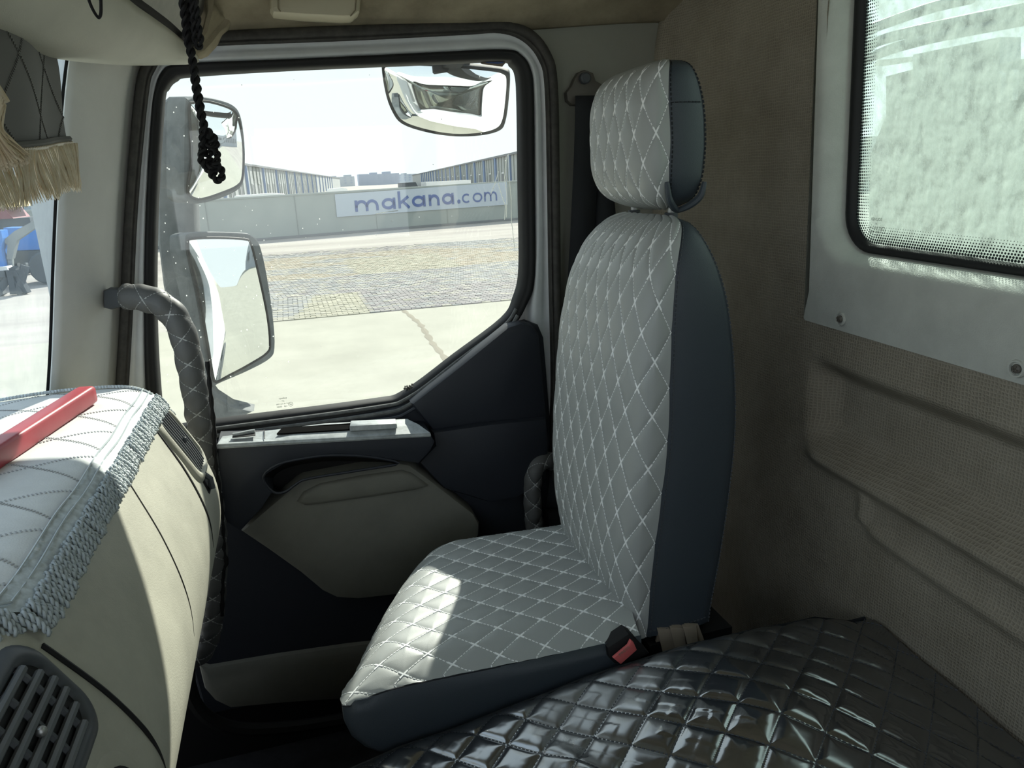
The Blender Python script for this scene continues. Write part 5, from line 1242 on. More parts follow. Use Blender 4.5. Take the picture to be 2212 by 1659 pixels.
for nm, ho, gi, bul, C_, Nn in (
    ('upper', [(-0.2039, 2.0261, 0.1953), (-0.1924, 2.0379, 0.2119), (-0.1709, 2.0625, 0.2194), (-0.1322, 2.1082, 0.2171), (-0.0997, 2.1476, 0.2073), (-0.085, 2.1678, 0.1817), (-0.0842, 2.1761, 0.1129), (-0.0961, 2.171, 0.0306), (-0.1115, 2.1564, -0.0021), (-0.155, 2.1075, -0.0231), (-0.2066, 2.0477, -0.0332), (-0.2317, 2.017, -0.0224), (-0.2322, 2.0127, 0.0127)], [(-0.1964, 2.0309, 0.1872), (-0.1868, 2.0405, 0.2026), (-0.1625, 2.0685, 0.2082), (-0.1288, 2.1088, 0.2029), (-0.1016, 2.1422, 0.1911), (-0.0931, 2.1547, 0.1671), (-0.0914, 2.1633, 0.1067), (-0.1022, 2.1586, 0.0331), (-0.1165, 2.1445, 0.0076), (-0.1548, 2.1011, -0.0091), (-0.2027, 2.0462, -0.0221), (-0.2241, 2.0199, -0.0118), (-0.2243, 2.0169, 0.0123), (-0.2076, 2.0296, 0.077)], 0.013, None, (0.76, -0.645, -0.07)),
    ('lower', [(-0.2477, 1.9932, -0.118), (-0.2398, 2.0018, -0.1012), (-0.2046, 2.0363, -0.1008), (-0.1221, 2.1165, -0.1128), (-0.0953, 2.1422, -0.1233), (-0.0793, 2.1563, -0.1524), (-0.0713, 2.1591, -0.2416), (-0.0698, 2.1541, -0.3576), (-0.0756, 2.1441, -0.4346), (-0.0913, 2.1271, -0.4626), (-0.1453, 2.0734, -0.477), (-0.2128, 2.0068, -0.4858), (-0.2363, 1.9835, -0.4894), (-0.2437, 1.9775, -0.4672), (-0.2435, 1.983, -0.3714), (-0.2442, 1.9889, -0.2545), (-0.2496, 1.9887, -0.1624)], [(-0.2424, 1.993, -0.1251), (-0.2334, 2.0023, -0.1151), (-0.1762, 2.0581, -0.1201), (-0.1186, 2.1139, -0.131), (-0.1037, 2.1277, -0.1463), (-0.095, 2.1319, -0.224), (-0.0869, 2.1333, -0.3395), (-0.0892, 2.1268, -0.4164), (-0.0996, 2.1152, -0.4419), (-0.1486, 2.0662, -0.4594), (-0.2, 2.0151, -0.4718), (-0.2261, 1.9892, -0.4772), (-0.2322, 1.9841, -0.4604), (-0.2333, 1.9879, -0.3735), (-0.2361, 1.9918, -0.2556), (-0.2435, 1.9897, -0.163)], 0.006, None, (0.70, -0.714, 0.04))):
    n_ = Vector(Nn).normalized(); P = cr(ho, 4, True)
    mb = MB(); mb.prism([p - n_ * 0.055 for p in P], n_ * 0.058, bev=0.008); h = mb.build(nm + '_mirror_housing', M['mirror_shell'], dm, True)
    glass_fan('mirror_glass', [p + n_ * 0.004 for p in cr(gi, 4, True)], bul, n_, M['mirror'], h)
    mb = MB(); mb.tube([p + n_ * 0.0035 for p in cr(gi, 4, True)], 0.0035, 6, closed=True); mb.build('mirror_surround', M['rubber'], h, True)
km = empty('kerb_mirror', (0.42, 1.95, 0.30)); tag(km, 'wide curved kerb mirror hanging above the passenger window outside', 'mirror')
NK = (-0.32, -0.90, -0.30)
ko = [(0.3145, 2.3368, 0.32), (0.3227, 2.3309, 0.3292), (0.3613, 2.3162, 0.332), (0.4889, 2.2742, 0.3219), (0.6165, 2.2346, 0.3047), (0.6575, 2.2231, 0.2955), (0.6697, 2.2246, 0.278), (0.669, 2.2469, 0.2117), (0.6635, 2.2665, 0.1588), (0.6487, 2.2802, 0.1336), (0.5959, 2.3029, 0.1217), (0.5156, 2.3311, 0.1229), (0.4352, 2.3544, 0.1386), (0.3661, 2.3701, 0.1654), (0.3382, 2.3675, 0.2027), (0.3219, 2.3563, 0.2538)]
kg = [(0.3227, 2.3327, 0.3119), (0.3347, 2.3254, 0.3209), (0.3732, 2.3112, 0.3225), (0.4881, 2.2734, 0.3131), (0.6094, 2.236, 0.2962), (0.6479, 2.2253, 0.287), (0.6601, 2.2264, 0.2708), (0.6588, 2.2465, 0.2119), (0.6531, 2.2645, 0.1641), (0.6368, 2.2777, 0.1417), (0.5894, 2.2981, 0.131), (0.5147, 2.3244, 0.1319), (0.44, 2.3458, 0.1473), (0.3738, 2.361, 0.1725), (0.3471, 2.3589, 0.207), (0.3306, 2.3487, 0.2554)]
n_ = Vector(NK).normalized()
mb = MB(); P = cr(ko, 4, True); mb.prism([p - n_ * 0.035 for p in P], n_ * 0.038, bev=0.006); h = mb.build('mirror_housing', M['black'], km, True)
glass_fan('mirror_glass', [p + n_ * 0.004 for p in cr(kg, 4, True)], 0.024, n_, M['mirror'], km)
mb = MB(); mb.bar(Vector((0.508, 2.31, 0.318)), Vector((0.50, 1.78, 0.36)), 0.05, 0.03); mb.box((0.508, 2.295, 0.312), (0.11, 0.06, 0.03)); mb.build('mirror_bracket', M['black'], km)

# ---- ground, joint and paving
ZG = -2.4
mb = MB(); mb.box((0, -3.0, ZG - 0.1), (160, 34.3, 0.2)); ground = tag(mb.build('ground', M['concrete']), kind='structure')
jp = [Vector((x, y, ZG)) for x, y in ((1.93, 14.12), (1.98, 12.5), (1.90, 11.0), (1.86, 9.4), (1.80, 7.6), (1.80, 5.5), (1.8, 3.0))]
mb = MB(); P = resample(cr(jp, 5), 60)
mb.add([p + Vector((s * (0.035 + 0.02 * math.sin(i * 2.3) + random.uniform(0, .02)), 0, 0.006 * (1 if s == 0 else 0.3))) for i, p in enumerate(P) for s in (-1, 0, 1)], [(i * 3 + k, i * 3 + k + 1, i * 3 + k + 4, i * 3 + k + 3) for i in range(59) for k in (0, 1)])
mb.build('slab_joint', M['sand'], ground)
M['field'] = mat('mixed_far_paving', (0.30, 0.27, 0.25), 0.95, 0.1, noise_scale=1.0, col2=(0.46, 0.43, 0.38), detail=9)
nt = M['field'].node_tree
for nd in nt.nodes:
    if nd.type == 'TEX_NOISE':
        mp = nt.nodes.new('ShaderNodeMapping'); mp.inputs['Scale'].default_value = (0.10, 0.55, 1); tcn = [q for q in nt.nodes if q.type == 'TEX_COORD'][0]
        nt.links.new(tcn.outputs['Object'], mp.inputs[0]); nt.links.new(mp.outputs[0], nd.inputs['Vector'])
mb = MB(); mb.box((0, 314.15, ZG - 0.105), (900, 600, 0.2)); field = tag(mb.build('paving_field', M['field']), kind='structure')
def paver_kind(x, y):
    r = random.random(); n = noise.noise(Vector((x * 0.25, y * 0.6, 3))) 
    if y < 17.2:
        if x < -0.1 + 0.5 * (y - 14.15) * 0.3: return 'grey' if y > 14.6 and r < .85 else 'cream'
        if x < 1.35: return 'yellow' if r < .9 else 'cream'
        return 'red' if r < 0.72 else ('grey' if r < .9 else 'cream')
    if y < 20.5: return 'grey' if r < .6 - .3 * n else ('red' if r < .8 else 'cream')
    if 1.6 < x < 4.6 and y < 25: return 'yellow' if r < .85 else 'tan'
    if y < 27: return ('tan' if n > -0.05 else 'grey') if r < .7 else 'cream'
    return 'grey' if n > 0.1 else ('red' if r < .6 else 'cream')
proto = {}
for kname in ('yellow', 'grey', 'red', 'cream', 'tan'):
    w, d, h, b = 0.095, 0.047, 0.03, 0.006
    vs = [(-w, -d, 0), (w, -d, 0), (w, d, 0), (-w, d, 0), (-w, -d, h - b), (w, -d, h - b), (w, d, h - b), (-w, d, h - b), (-w + b, -d + b, h), (w - b, -d + b, h), (w - b, d - b, h), (-w + b, d - b, h)]
    fs = [(0, 1, 5, 4), (1, 2, 6, 5), (2, 3, 7, 6), (3, 0, 4, 7), (4, 5, 9, 8), (5, 6, 10, 9), (6, 7, 11, 10), (7, 4, 8, 11), (8, 9, 10, 11)]
    me = bpy.data.meshes.new('paver'); me.from_pydata(vs, [], fs); me.materials.append(M['paver_' + kname]); proto[kname] = me
rest = {k: MB() for k in proto}; cnt = 0
r = 0; y = 14.21
while y < 29:
    k = 2 if y < 20 else 3
    x0 = -2.2 if y < 17 else -0.35 * y * 0.3
    x = x0 + (0.1 if r % 2 else 0)
    while x < 0.33 * y + 0.6:
        kind = paver_kind(x, y); dz = random.uniform(-0.006, 0.006)
        if cnt < 298 and -0.7 < x < 5.0:
            o = link('paver', proto[kind], field); o.matrix_parent_inverse = pinv(field); o.location = (x, y, ZG - 0.012 + dz); o.rotation_euler = (0, 0, random.gauss(0, .012)); cnt += 1
        elif not (y < 17 and -0.7 < x < 5.0 and cnt < 298):
            m_ = rest[kind]; w, d, h = 0.095, 0.047, 0.02 + dz
            sc = 1.0
            m_.add([(x - w, y - d, ZG - 0.01), (x + w, y - d, ZG - 0.01), (x + w, y + d, ZG - 0.01), (x - w, y + d, ZG - 0.01), (x - w + .005, y - d + .005, ZG + h - 0.01), (x + w - .005, y - d + .005, ZG + h - .01), (x + w - .005, y + d - .005, ZG + h - .01), (x - w + .005, y + d - .005, ZG + h - .01)], [(0, 1, 5, 4), (1, 2, 6, 5), (2, 3, 7, 6), (3, 0, 4, 7), (4, 5, 6, 7)])
        x += 0.2
    y += 0.1; r += 1
for kname, m_ in rest.items():
    if m_.f: tag(m_.build('pavers', M['paver_' + kname], field), kind='stuff')

# ---- perimeter wall with banner
W0 = Vector((-0.545, 37.13, ZG)); WD = Vector((12.981, 3.606, 0)).normalized(); WN = Vector((WD.y, -WD.x, 0))
def wp(s, h, o=0.0): return W0 + WD * s + Vector((0, 0, h)) + WN * o
mb = MB()
top = lambda s: 1.935 + 0.0092 * s
P = [wp(-30, 0), wp(60, 0), wp(60, top(60)), wp(-30, top(-30))]; mb.prism(P, -WN * 0.25)
pw = tag(mb.build('perimeter_wall', M['wallgrey']), kind='structure')
mb = MB(); mb.prism([wp(-30, top(-30), 0.03), wp(60, top(60), 0.03), wp(60, top(60) + 0.08, 0.03), wp(-30, top(-30) + 0.08, 0.03)], -WN * 0.31); mb.build('wall_coping', M['wallgrey'], pw)
mb = MB(); mb.prism([wp(-30, 0, 0.04), wp(60, 0, 0.04), wp(60, 0.12, 0.04), wp(-30, 0.12, 0.04)], -WN * 0.05); mb.build('wall_plinth', M['shed_dark'], pw)
for k in range(-7, 15):
    mb = MB(); s = k * 4.0 + 1.0; mb.prism([wp(s, 0.12, 0.02), wp(s + .04, 0.12, 0.02), wp(s + .04, top(s), 0.02), wp(s, top(s), 0.02)], -WN * 0.03); mb.build('wall_joint', M['wall_joint'], pw)
BN = [Vector(p) for p in [(2.3315, 37.8792, -0.4951), (11.7886, 40.5068, -0.3116), (11.7846, 40.5057, -1.5247), (2.3285, 37.8784, -1.5675)]]
tl, tr, br, bl_ = BN
mb = MB(); mb.prism([bl_, br, tr, tl], -WN * 0.02); bn = mb.build('banner', M['banner'])
tag(bn, 'long pale blue banner with blue lettering fixed to the grey perimeter wall', 'banner')
def bpt(cx, cy):
    """banner coordinates (0..1, 0..1 upwards)"""
    return bl_.lerp(br, cx).lerp(tl.lerp(tr, cx), cy)
def ribbon(mb, pts, t, Pf):
    n = len(pts); L = []; R = []
    for i, p in enumerate(pts):
        a = pts[max(i - 1, 0)]; b = pts[min(i + 1, n - 1)]; dx, dy = b[0] - a[0], b[1] - a[1]; l = math.hypot(dx, dy) or 1
        L.append((p[0] - dy / l * t / 2, p[1] + dx / l * t / 2)); R.append((p[0] + dy / l * t / 2, p[1] - dx / l * t / 2))
    vs = [Pf(*q) for q in L] + [Pf(*q) for q in R]; o = len(mb.v)
    mb.add(vs + [v + WN * 0.012 for v in vs], [(n * 2 + i, n * 2 + i + 1, n * 3 + i + 1, n * 3 + i) for i in range(n - 1)] + [(i, i + 1, n * 2 + i + 1, n * 2 + i) for i in range(n - 1)] + [(n + i, n + i + 1, n * 3 + i + 1, n * 3 + i) for i in range(n - 1)])
def arc(cx, cy, rx, ry, a0, a1, n=20): return [(cx + rx * math.cos(math.radians(a)), cy + ry * math.sin(math.radians(a))) for a in np.linspace(a0, a1, n)]
def glyph(ch, x0, x1, y0, xh, t):
    """strokes of one letter between x0 and x1 (units: banner height), baseline y0, x-height xh"""
    w = x1 - x0; h = t / 2; S = []
    if ch in 'ao':
        S.append(arc((x0 + x1) / 2 if ch == 'o' else x0 + (w - h) / 2 + h * 0.3, y0 + xh / 2, (w if ch == 'o' else w - h * 0.6) / 2 - h, xh / 2 - h, 0, 360, 30))
        if ch == 'a': S.append([(x1 - h, y0), (x1 - h, y0 + xh)])
    if ch == 'c': S.append(arc(x0 + w / 2, y0 + xh / 2, w / 2 - h, xh / 2 - h, 48, 312, 26))
    if ch == 'n':
        S.append([(x0 + h, y0), (x0 + h, y0 + xh)]); r = w / 2 - h
        S.append(arc(x0 + w / 2, y0 + xh - h - r, r, r, 180, 0, 16) + [(x1 - h, y0)])
    if ch == 'm':
        S.append([(x0 + h, y0), (x0 + h, y0 + xh)]); r = (w - 2 * h) / 4
        S.append(arc(x0 + h + r, y0 + xh - h - r, r, r, 180, 0, 14) + [(x0 + h + 2 * r, y0)]); S.append(arc(x0 + h + 3 * r, y0 + xh - h - r, r, r, 180, 0, 14) + [(x1 - h, y0)])
    if ch == 'k':
        S.append([(x0 + h, y0), (x0 + h, y0 + xh * 1.5)]); S.append([(x1 - h, y0 + xh), (x0 + t, y0 + xh * 0.48)]); S.append([(x0 + w * .4, y0 + xh * 0.62), (x1 - h * .6, y0)])
    if ch == '.': S.append(arc(x0 + w / 2, y0 + w / 2, w / 4, w / 4, 0, 360, 14))
    return S
BW = (br - bl_).length; BH = (tl - bl_).length; asp = BW / BH
for ch, a, b, y0, xh, t in (('m', 712, 880, .17, .50, .128), ('a', 903, 1005, .175, .50, .128), ('k', 1025, 1112, .18, .50, .128), ('a', 1128, 1232, .185, .50, .128), ('n', 1258, 1342, .19, .50, .128), ('a', 1362, 1458, .195, .50, .128), ('.', 1483, 1510, .20, .50, .12), ('c', 1524, 1596, .20, .42, .078), ('o', 1613, 1692, .205, .42, .078), ('m', 1709, 1818, .21, .42, .078)):
    x0, x1 = (a - 582) / 1328 * asp, (b - 582) / 1328 * asp
    mb = MB()
    for s in glyph(ch, x0, x1, y0, xh, t): ribbon(mb, s, t if ch != '.' else (x1 - x0) / 2, lambda cx, cy: bpt(cx / asp, cy) + WN * 0.004)
    mb.build('letter', M['banner_ink'], bn)

# ---- sheds and far flats
def shed(name, label, a, dirv, y0, y1, step, off, hgt, side, win):
    root = empty(name, (a[0], y0, ZG)); tag(root, label, 'warehouse')
    X = lambda y: a[0] + dirv * (y - a[1])
    mb = MB(); P = [Vector((X(y0), y0, ZG)), Vector((X(y1), y1, ZG)), Vector((X(y1) + side * 45, y1, ZG)), Vector((X(y0) + side * 45, y0, ZG))]
    mb.prism(P, (0, 0, hgt)); mb.build('cladding', M['shed'], root)
    mb = MB(); mb.bar(Vector((X(y0) - side * .1, y0, ZG + hgt)), Vector((X(y1) - side * .1, y1, ZG + hgt)), 0.4, 0.25); mb.build('roof_edge', M['shed_dark'], root)
    y = y0 + off
    while y < min(y1, 330):
        mb = MB(); mb.box((X(y) - side * 0.12, y, ZG + hgt / 2), (0.3, 0.7, hgt)); mb.build('pilaster', M['shed_blue'], root)
        if y < 220:
            for q in range(1, 5):
                yy = y + step * q / 5; mb = MB(); mb.box((X(yy) - side * 0.06, yy, ZG + hgt / 2), (0.14, 0.25, hgt)); mb.build('cladding_rib', M['wallgrey'], root)
            for q in win:
                yy = y + step * q; mb = MB(); mb.box((X(yy) - side * 0.04, yy, ZG + 1.45), (0.12, step * .09, 2.9)); f = mb.build('door_frame', M['white'], root)
                mb = MB(); mb.box((X(yy) - side * 0.10, yy, ZG + 1.4), (0.12, step * .07, 2.7)); mb.build('opening', M['shed_dark'], f)
        y += step
shed('warehouse', 'long pale warehouse with blue pilasters beyond the wall, left of the banner', (-4.6, 100), 0.106, 62, 420, 16, 8, 5.2, -1, (0.3, 0.7))
shed('warehouse', 'long pale ribbed warehouse beyond the wall, right of and above the banner', (28.8, 100), 0.1237, 76, 420, 12.5, 6, 5.05, 1, (0.5,))
def flats(label, x0, x1, y, h, steps, m, floors=4):
    root = empty('apartment_building', ((x0 + x1) / 2, y, ZG)); tag(root, label, 'building')
    mb = MB(); mb.box(((x0 + x1) / 2, y + 8, ZG + h / 2), (x1 - x0, 16, h)); mb.build('wall', m, root)
    for a, b, e in steps:
        mb = MB(); xa, xb = x0 + (x1 - x0) * a, x0 + (x1 - x0) * b; mb.box(((xa + xb) / 2, y + 8, ZG + h + e / 2), (xb - xa, 12, e)); mb.build('roof_block', m, root)
    n = int((x1 - x0) / 4)
    for i in range(n):
        for f in range(1, floors):
            mb = MB(); mb.box((x0 + (x1 - x0) * (i + .5) / n, y - 0.05, ZG + h * (f + .5) / floors), (1.4, 0.3, h / floors * .45)); mb.build('window', M['shed_dark'] if False else M['flats'], root)
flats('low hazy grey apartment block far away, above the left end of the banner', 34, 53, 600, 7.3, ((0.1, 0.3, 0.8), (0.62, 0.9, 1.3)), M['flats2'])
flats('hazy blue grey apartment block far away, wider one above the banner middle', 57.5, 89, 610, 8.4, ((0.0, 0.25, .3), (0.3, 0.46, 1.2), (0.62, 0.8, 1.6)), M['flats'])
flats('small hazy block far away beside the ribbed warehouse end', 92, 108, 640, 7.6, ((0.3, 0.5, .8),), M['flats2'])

def wheel(mb, c, r, w):
    c = Vector(c); n = 16; prof = ((-w / 2, r * .55), (-w / 2, r * .9), (-w * .35, r), (w * .35, r), (w / 2, r * .9), (w / 2, r * .55))
    vs = [c + Vector((q * math.cos(2 * math.pi * k / n), o, q * math.sin(2 * math.pi * k / n))) for o, q in prof for k in range(n)]
    fs = [(i * n + k, i * n + (k + 1) % n, (i + 1) * n + (k + 1) % n, (i + 1) * n + k) for i in range(5) for k in range(n)] + [tuple(range(n)), tuple(5 * n + k for k in range(n))]
    mb.add(vs, fs)
def van(label, x, y, l, w, h, m, cat='van', nm='van'):
    root = empty(nm, (x, y, ZG)); tag(root, label, cat)
    P = [Vector((x - l / 2, y - w / 2, ZG + .35)), Vector((x + l / 2, y - w / 2, ZG + .35)), Vector((x + l / 2, y - w / 2, ZG + h * .5)), Vector((x + l * .42, y - w / 2, ZG + h * .62)), Vector((x + l * .28, y - w / 2, ZG + h * .96)), Vector((x + l * .1, y - w / 2, ZG + h)), Vector((x - l * .42, y - w / 2, ZG + h * .98)), Vector((x - l * .49, y - w / 2, ZG + h * .8))]
    mb = MB(); mb.prism(P, (0, w, 0)); mb.build('body', m, root)
    mb = MB(); mb.box((x + l * .16, y - w / 2 - .01, ZG + h * .76), (l * .2, .03, h * .24)); mb.build('side_window', M['machine'], root)
    for dx in (-.32, .3):
        mb = MB(); wheel(mb, (x + l * dx, y - w / 2, ZG + .35), .35, .22); mb.build('wheel', M['machine'], root)
van('white van behind the grey wall, left of the banner near the mirror', -1.0, 44, 3.6, 1.8, 2.06, M['white'])
van('white van behind the wall above the banner start', 3.9, 58, 1.9, 1.7, 2.1, M['white'])
van('red van parked far beyond the wall in front of the ribbed warehouse', 37.8, 150, 3.0, 1.9, 2.35, M['red_car'])
tr_ = empty('trailer', (12.3, 60, ZG)); tag(tr_, 'white flat roofed trailer behind the wall above the lettering', 'trailer')
mb = MB(); mb.box((12.6, 61, ZG + 1.55), (3.6, 2.4, 1.35)); mb.build('trailer_box', M['white'], tr_); mb = MB(); mb.box((12.6, 61, ZG + 0.8), (3.4, 2.2, .2)); mb.build('trailer_chassis', M['machine'], tr_)
for dx in (-.9, .2): mb = MB(); wheel(mb, (12.9 + dx, 59.9, ZG + .45), .45, .3); mb.build('wheel', M['machine'], tr_)
tk = empty('flatbed_truck', (9.6, 60, ZG)); tag(tk, 'dark flatbed truck behind the wall, left of the white trailer', 'truck')
mb = MB(); mb.box((8.4, 61, ZG + 1.1), (3.4, 2.3, .25)); mb.build('truck_bed', M['machine'], tk); mb = MB(); mb.prism([Vector((8.9, 60, ZG + .5)), Vector((10.3, 60, ZG + .5)), Vector((10.3, 60, ZG + 1.6)), Vector((10.0, 60, ZG + 2.25)), Vector((8.9, 60, ZG + 2.25))], (0, 2.2, 0)); mb.build('truck_cab', M['machine'], tk)
for dx in (-1.3, 1.0): mb = MB(); wheel(mb, (8.6 + dx, 59.9, ZG + .5), .5, .3); mb.build('wheel', M['machine'], tk)

# ---- tractors seen through the windscreen
def tractor(label, x, y, s, m, nose, flip=1, cat='tractor'):
    root = empty('tractor', (x, y, ZG)); tag(root, label, cat)
    F = lambda a, b: Vector((x + flip * a * s, y, ZG + b * s))
    mb = MB(); mb.prism([F(0.1, 1.05), F(1.35, 1.0), F(1.62, 1.1), F(1.66, 1.45), F(1.5, 1.62), F(0.8, 1.72), F(0.1, 1.75)], (0, 0.8 * s, 0)); mb.build('bonnet', m, root)
    mb = MB(); mb.prism([F(1.30, 1.2) + Vector((0, -.02, 0)), F(1.62, 1.2) + Vector((0, -.02, 0)), F(1.64, 1.42) + Vector((0, -.02, 0)), F(1.42, 1.5) + Vector((0, -.02, 0))], (0, 0.8 * s + .04, 0)); mb.build('nose_flash', M[nose], root)
    mb = MB(); mb.prism([F(-1.1, 0.7), F(1.5, 0.65), F(1.5, 1.02), F(-1.1, 1.1)], (0, 0.7 * s, 0)); mb.build('chassis', M['machine'], root)
    mb = MB(); mb.prism([F(-1.35, 1.25), F(-0.2, 1.25), F(-0.3, 1.7), F(-0.7, 1.82), F(-1.15, 1.7)], (0, 0.9 * s, 0)); mb.build('mudguard', m, root)
    mb = MB()
    for a in (-1.1, -0.2): mb.bar(F(a, 1.3), F(a + .05, 2.5), 0.06, 0.06)
    mb.bar(F(-1.1, 2.5), F(-0.1, 2.5), 0.07, 0.07); mb.build('roll_bar', M['machine'], root)
    for a, r in ((-0.75, 0.78), (1.15, 0.5)):
        for dy in (-.25, 1.0):
            mb = MB(); wheel(mb, F(a, r) + Vector((0, dy * s, 0)), r * s, .4 * s); mb.build('wheel', M['machine'], root)
    return root
tractor('blue tractor with a yellow flash seen through the windscreen beside the pillar', -7.75, 24.4, 0.92, M['blue'], 'yellow')
tractor('blue tractor behind the grey loader arm, further left through the windscreen', -9.3, 27.0, 0.8, M['blue'], 'yellow', 1)
hv_ = empty('harvester', (-9.0, 29, ZG)); tag(hv_, 'dark red harvester with a sloping yellow nose standing behind the tractors', 'harvester')
mb = MB(); z = lambda v: ZG + v
mb.prism([Vector((-11.6, 29, z(1.75))), Vector((-8.75, 29, z(1.75))), Vector((-9.15, 29, z(2.42))), Vector((-9.4, 29, z(2.5))), Vector((-11.6, 29, z(2.5)))], (0, 1.8, 0)); mb.build('body', M['tractor_red'], hv_)
mb = MB(); mb.prism([Vector((-9.12, 28.95, z(2.15))), Vector((-8.55, 28.95, z(2.12))), Vector((-8.7, 28.95, z(2.36))), Vector((-9.0, 28.95, z(2.5))), Vector((-9.4, 28.95, z(2.54)))], (0, 1.9, 0)); mb.build('nose', M['yellow'], hv_)
mb = MB(); mb.prism([Vector((-11.6, 28.97, z(2.44))), Vector((-9.3, 28.97, z(2.44))), Vector((-9.4, 28.97, z(2.54))), Vector((-11.6, 28.97, z(2.56)))], (0, 1.86, 0)); mb.build('top_rail', M['paint'], hv_)
mb = MB(); mb.prism([Vector((-11.6, 28.9, z(2.5))), Vector((-10.4, 28.9, z(2.5))), Vector((-10.6, 28.9, z(3.1))), Vector((-11.6, 28.9, z(3.2)))], (0, 1.9, 0)); mb.build('cab', M['tractor_red'], hv_)
mb = MB(); mb.box((-10.0, 29.9, z(1.2)), (3.4, 1.6, 1.1)); mb.build('underbody', M['machine'], hv_)
for dx in (-10.8, -9.0): mb = MB(); wheel(mb, (dx, 28.9, z(.6)), .6, .45); mb.build('wheel', M['machine'], hv_)
la = empty('loader_arm', (-8.6, 23.2, ZG)); tag(la, 'grey front loader arm slanting up in front of the tractors', 'loader')
mb = MB(); P = [Vector(p) for p in [(-7.3601, 23.2, -1.0813), (-7.0536, 23.2, -0.8567), (-6.5676, 23.2, -0.6177), (-6.1005, 23.2, -0.3759), (-5.9727, 23.2, -0.4073), (-6.022, 23.2, -0.5513), (-6.4863, 23.2, -0.7691), (-7.0365, 23.2, -1.1025), (-7.2414, 23.2, -1.582), (-7.3713, 23.2, -1.5726), (-7.2768, 23.2, -1.2093)]]; mb.prism(P, (0, 0.25, 0)); mb.build('boom', M['loader'], la)
mb = MB(); mb.bar(Vector((-7.2918, 23.3, -1.463)), Vector((-7.3708, 23.3, -2.0827)), .12, .12); mb.build('boom_post', M['loader'], la)
mb = MB(); P = [Vector(p) for p in [(-7.4346, 23, -0.798), (-7.2864, 23, -0.8071), (-7.2953, 23, -1.0116), (-7.3769, 23, -1.3096), (-7.3944, 23, -1.7741), (-7.5572, 23, -1.9345), (-7.664, 23, -1.9261)]]; mb.prism(P, (0, 0.5, 0)); mb.build('blue_stand', M['blue'], la)
mb = MB(); P = [Vector(p) for p in [(-7.6475, 22.8, -1.7347), (-7.2828, 22.8, -1.7378), (-7.2585, 22.8, -1.8867), (-7.6867, 22.8, -1.9269)]]; mb.prism(P, (0, 0.5, 0)); mb.build('counterweight', M['white'], la)
im = empty('implement_row', (-8.0, 24, ZG)); tag(im, 'dark row of ploughs and machine parts on the ground below the tractors', 'implement')
for k in range(9):
    mb = MB(); x = -10.2 + k * 0.42; b = Vector((x, 21.9, ZG)); 
    for q in range(4): mb.bar(b + Vector((random.uniform(-.2, .2), 0, 0.02)), b + Vector((random.uniform(-.25, .25), 0.1, random.uniform(.3, .75))), .14, .18)
    mb.box(b + Vector((0, .05, .55)), (.45, .12, .16)); mb.build('plough_share', M['machine'] if k % 3 else M['mirror_shell'], im)
mb = MB(); mb.box((-24, 46, ZG + 4.5), (27, 4, 9.0)); hs = mb.build('backdrop_block', M['haze_backdrop']); tag(hs, 'tall blue grey backdrop block behind the tractors, seen through the windscreen', 'shed')  # added block, its colour stands in for the windscreen's blue grey tint

# ---- own truck behind the cab: mixer drum, frame and side box (seen in the mirrors and the rear window)
mx = empty('mixer_truck_rear', (3.6, 0.2, ZG)); tag(mx, 'white concrete mixer drum and frame of the truck, behind the rear window', 'mixer')
n = 40; prof = ((1.55, 0.55), (1.62, 0.85), (2.2, 1.10), (3.2, 1.28), (4.3, 1.28), (5.6, 0.95), (6.4, 0.6))
rows = [[Vector((a, 0.15 + r * math.cos(2 * math.pi * k / n), 0.05 + 0.16 * (a - 1.6) * .7 + r * math.sin(2 * math.pi * k / n))) for k in range(n + 1)] for a, r in prof]
sheet('drum', [[Vector((1.55, 0.15, 0.05))] * (n + 1)] + rows, M['white'], mx)
mb = MB(); mb.prism([Vector(p) for p in [(1.3, 1.4356, -0.3115), (1.3, 1.4732, 0.0052), (1.3, 1.4331, 0.0924), (1.3, 1.4433, 0.1751), (1.3, 1.3687, 0.1792), (1.3, 1.3725, 0.2086), (1.3, 1.168, 0.2076), (1.3, 1.1609, 0.1606), (1.3, 1.0466, 0.165), (1.3, 0.9799, -0.2483)]], (0.05, 0, 0)); mb.build('pedestal_plate', M['shed'], mx)
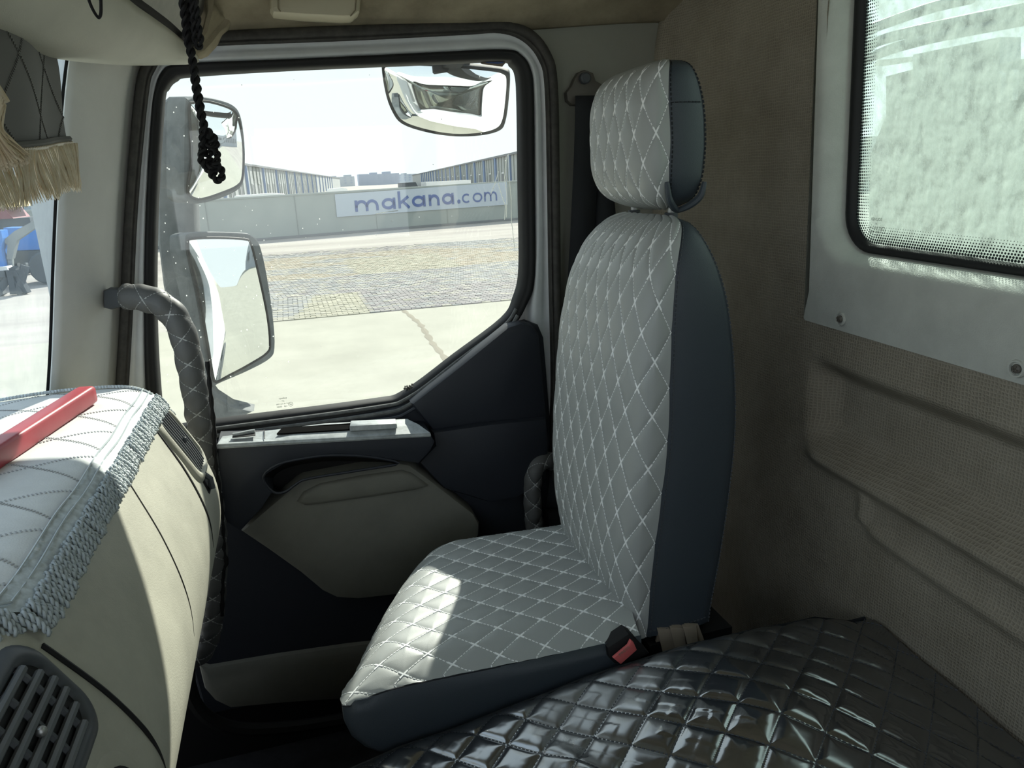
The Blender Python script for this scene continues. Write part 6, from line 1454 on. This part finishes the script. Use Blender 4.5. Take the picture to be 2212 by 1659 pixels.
for L in ([(1.28, 1.1416, 0.0912), (1.28, 1.1439, 0.1449), (1.28, 1.1375, 0.1401), (1.28, 1.131, 0.0902)], [(1.28, 1.1209, 0.0924), (1.28, 1.1223, 0.1443), (1.28, 1.1142, 0.1448), (1.28, 1.108, 0.0927)], [(1.28, 1.4628, 0.2015), (1.28, 1.4513, 0.2093), (1.28, 1.3534, 0.2022), (1.28, 1.3522, 0.1931), (1.28, 1.4429, 0.1959)]):
    mb = MB(); mb.prism([Vector(p) for p in L], (0.012, 0, 0)); mb.build('slot_light_plate', M['white'], mx)  # white plates stand in for bright light through the openings
for L in ([(1.4, 1.6319, 0.2564), (1.4, 1.5851, 0.2715), (1.4, 1.448, 0.2731), (1.4, 1.2128, 0.2664), (1.4, 1.1324, 0.264)], [(1.4, 1.6262, 0.2346), (1.4, 1.5528, 0.2461), (1.4, 1.42, 0.2513), (1.4, 1.2097, 0.2464), (1.4, 1.1293, 0.245)], [(1.4, 1.6496, 0.3011), (1.4, 1.4534, 0.3132), (1.4, 1.3347, 0.311)]):
    mb = MB(); mb.tube(cr([Vector(p) for p in L], 5), 0.012, 8); mb.build('hose', M['vent'], mx, True)
mb = MB(); mb.box((4.4, 0.2, -1.45), (6.4, 0.9, 0.3)); mb.build('chassis', M['machine'], mx)
mb = MB(); mb.prism([Vector((1.6, 0.95, -1.75)), Vector((2.6, 0.95, -1.75)), Vector((2.6, 0.95, -1.0)), Vector((1.6, 0.95, -0.95))], (0, 0.5, 0), bev=.02); mb.build('side_box', M['white'], mx)
mb = MB(); wheel(mb, (4.3, 1.2, ZG + .5), .5, .35); mb.build('wheel', M['machine'], mx); mb = MB(); wheel(mb, (5.6, 1.2, ZG + .5), .5, .35); mb.build('wheel', M['machine'], mx)
ob = empty('office_building', (60, 14, ZG)); tag(ob, 'grey two storey building with window rows, reflected in the lower door mirror', 'building')
mb = MB(); mb.box((75, 22, ZG + 3.6), (8, 34, 7.2)); mb.build('wall', M['flats2'], ob)
for i in range(10):
    for f in (0, 1):
        mb = MB(); mb.box((70.9, 7 + 3.2 * i, ZG + 2.0 + 3.2 * f), (.3, 1.5, 1.4)); mb.build('window', M['shed_dark'], ob)
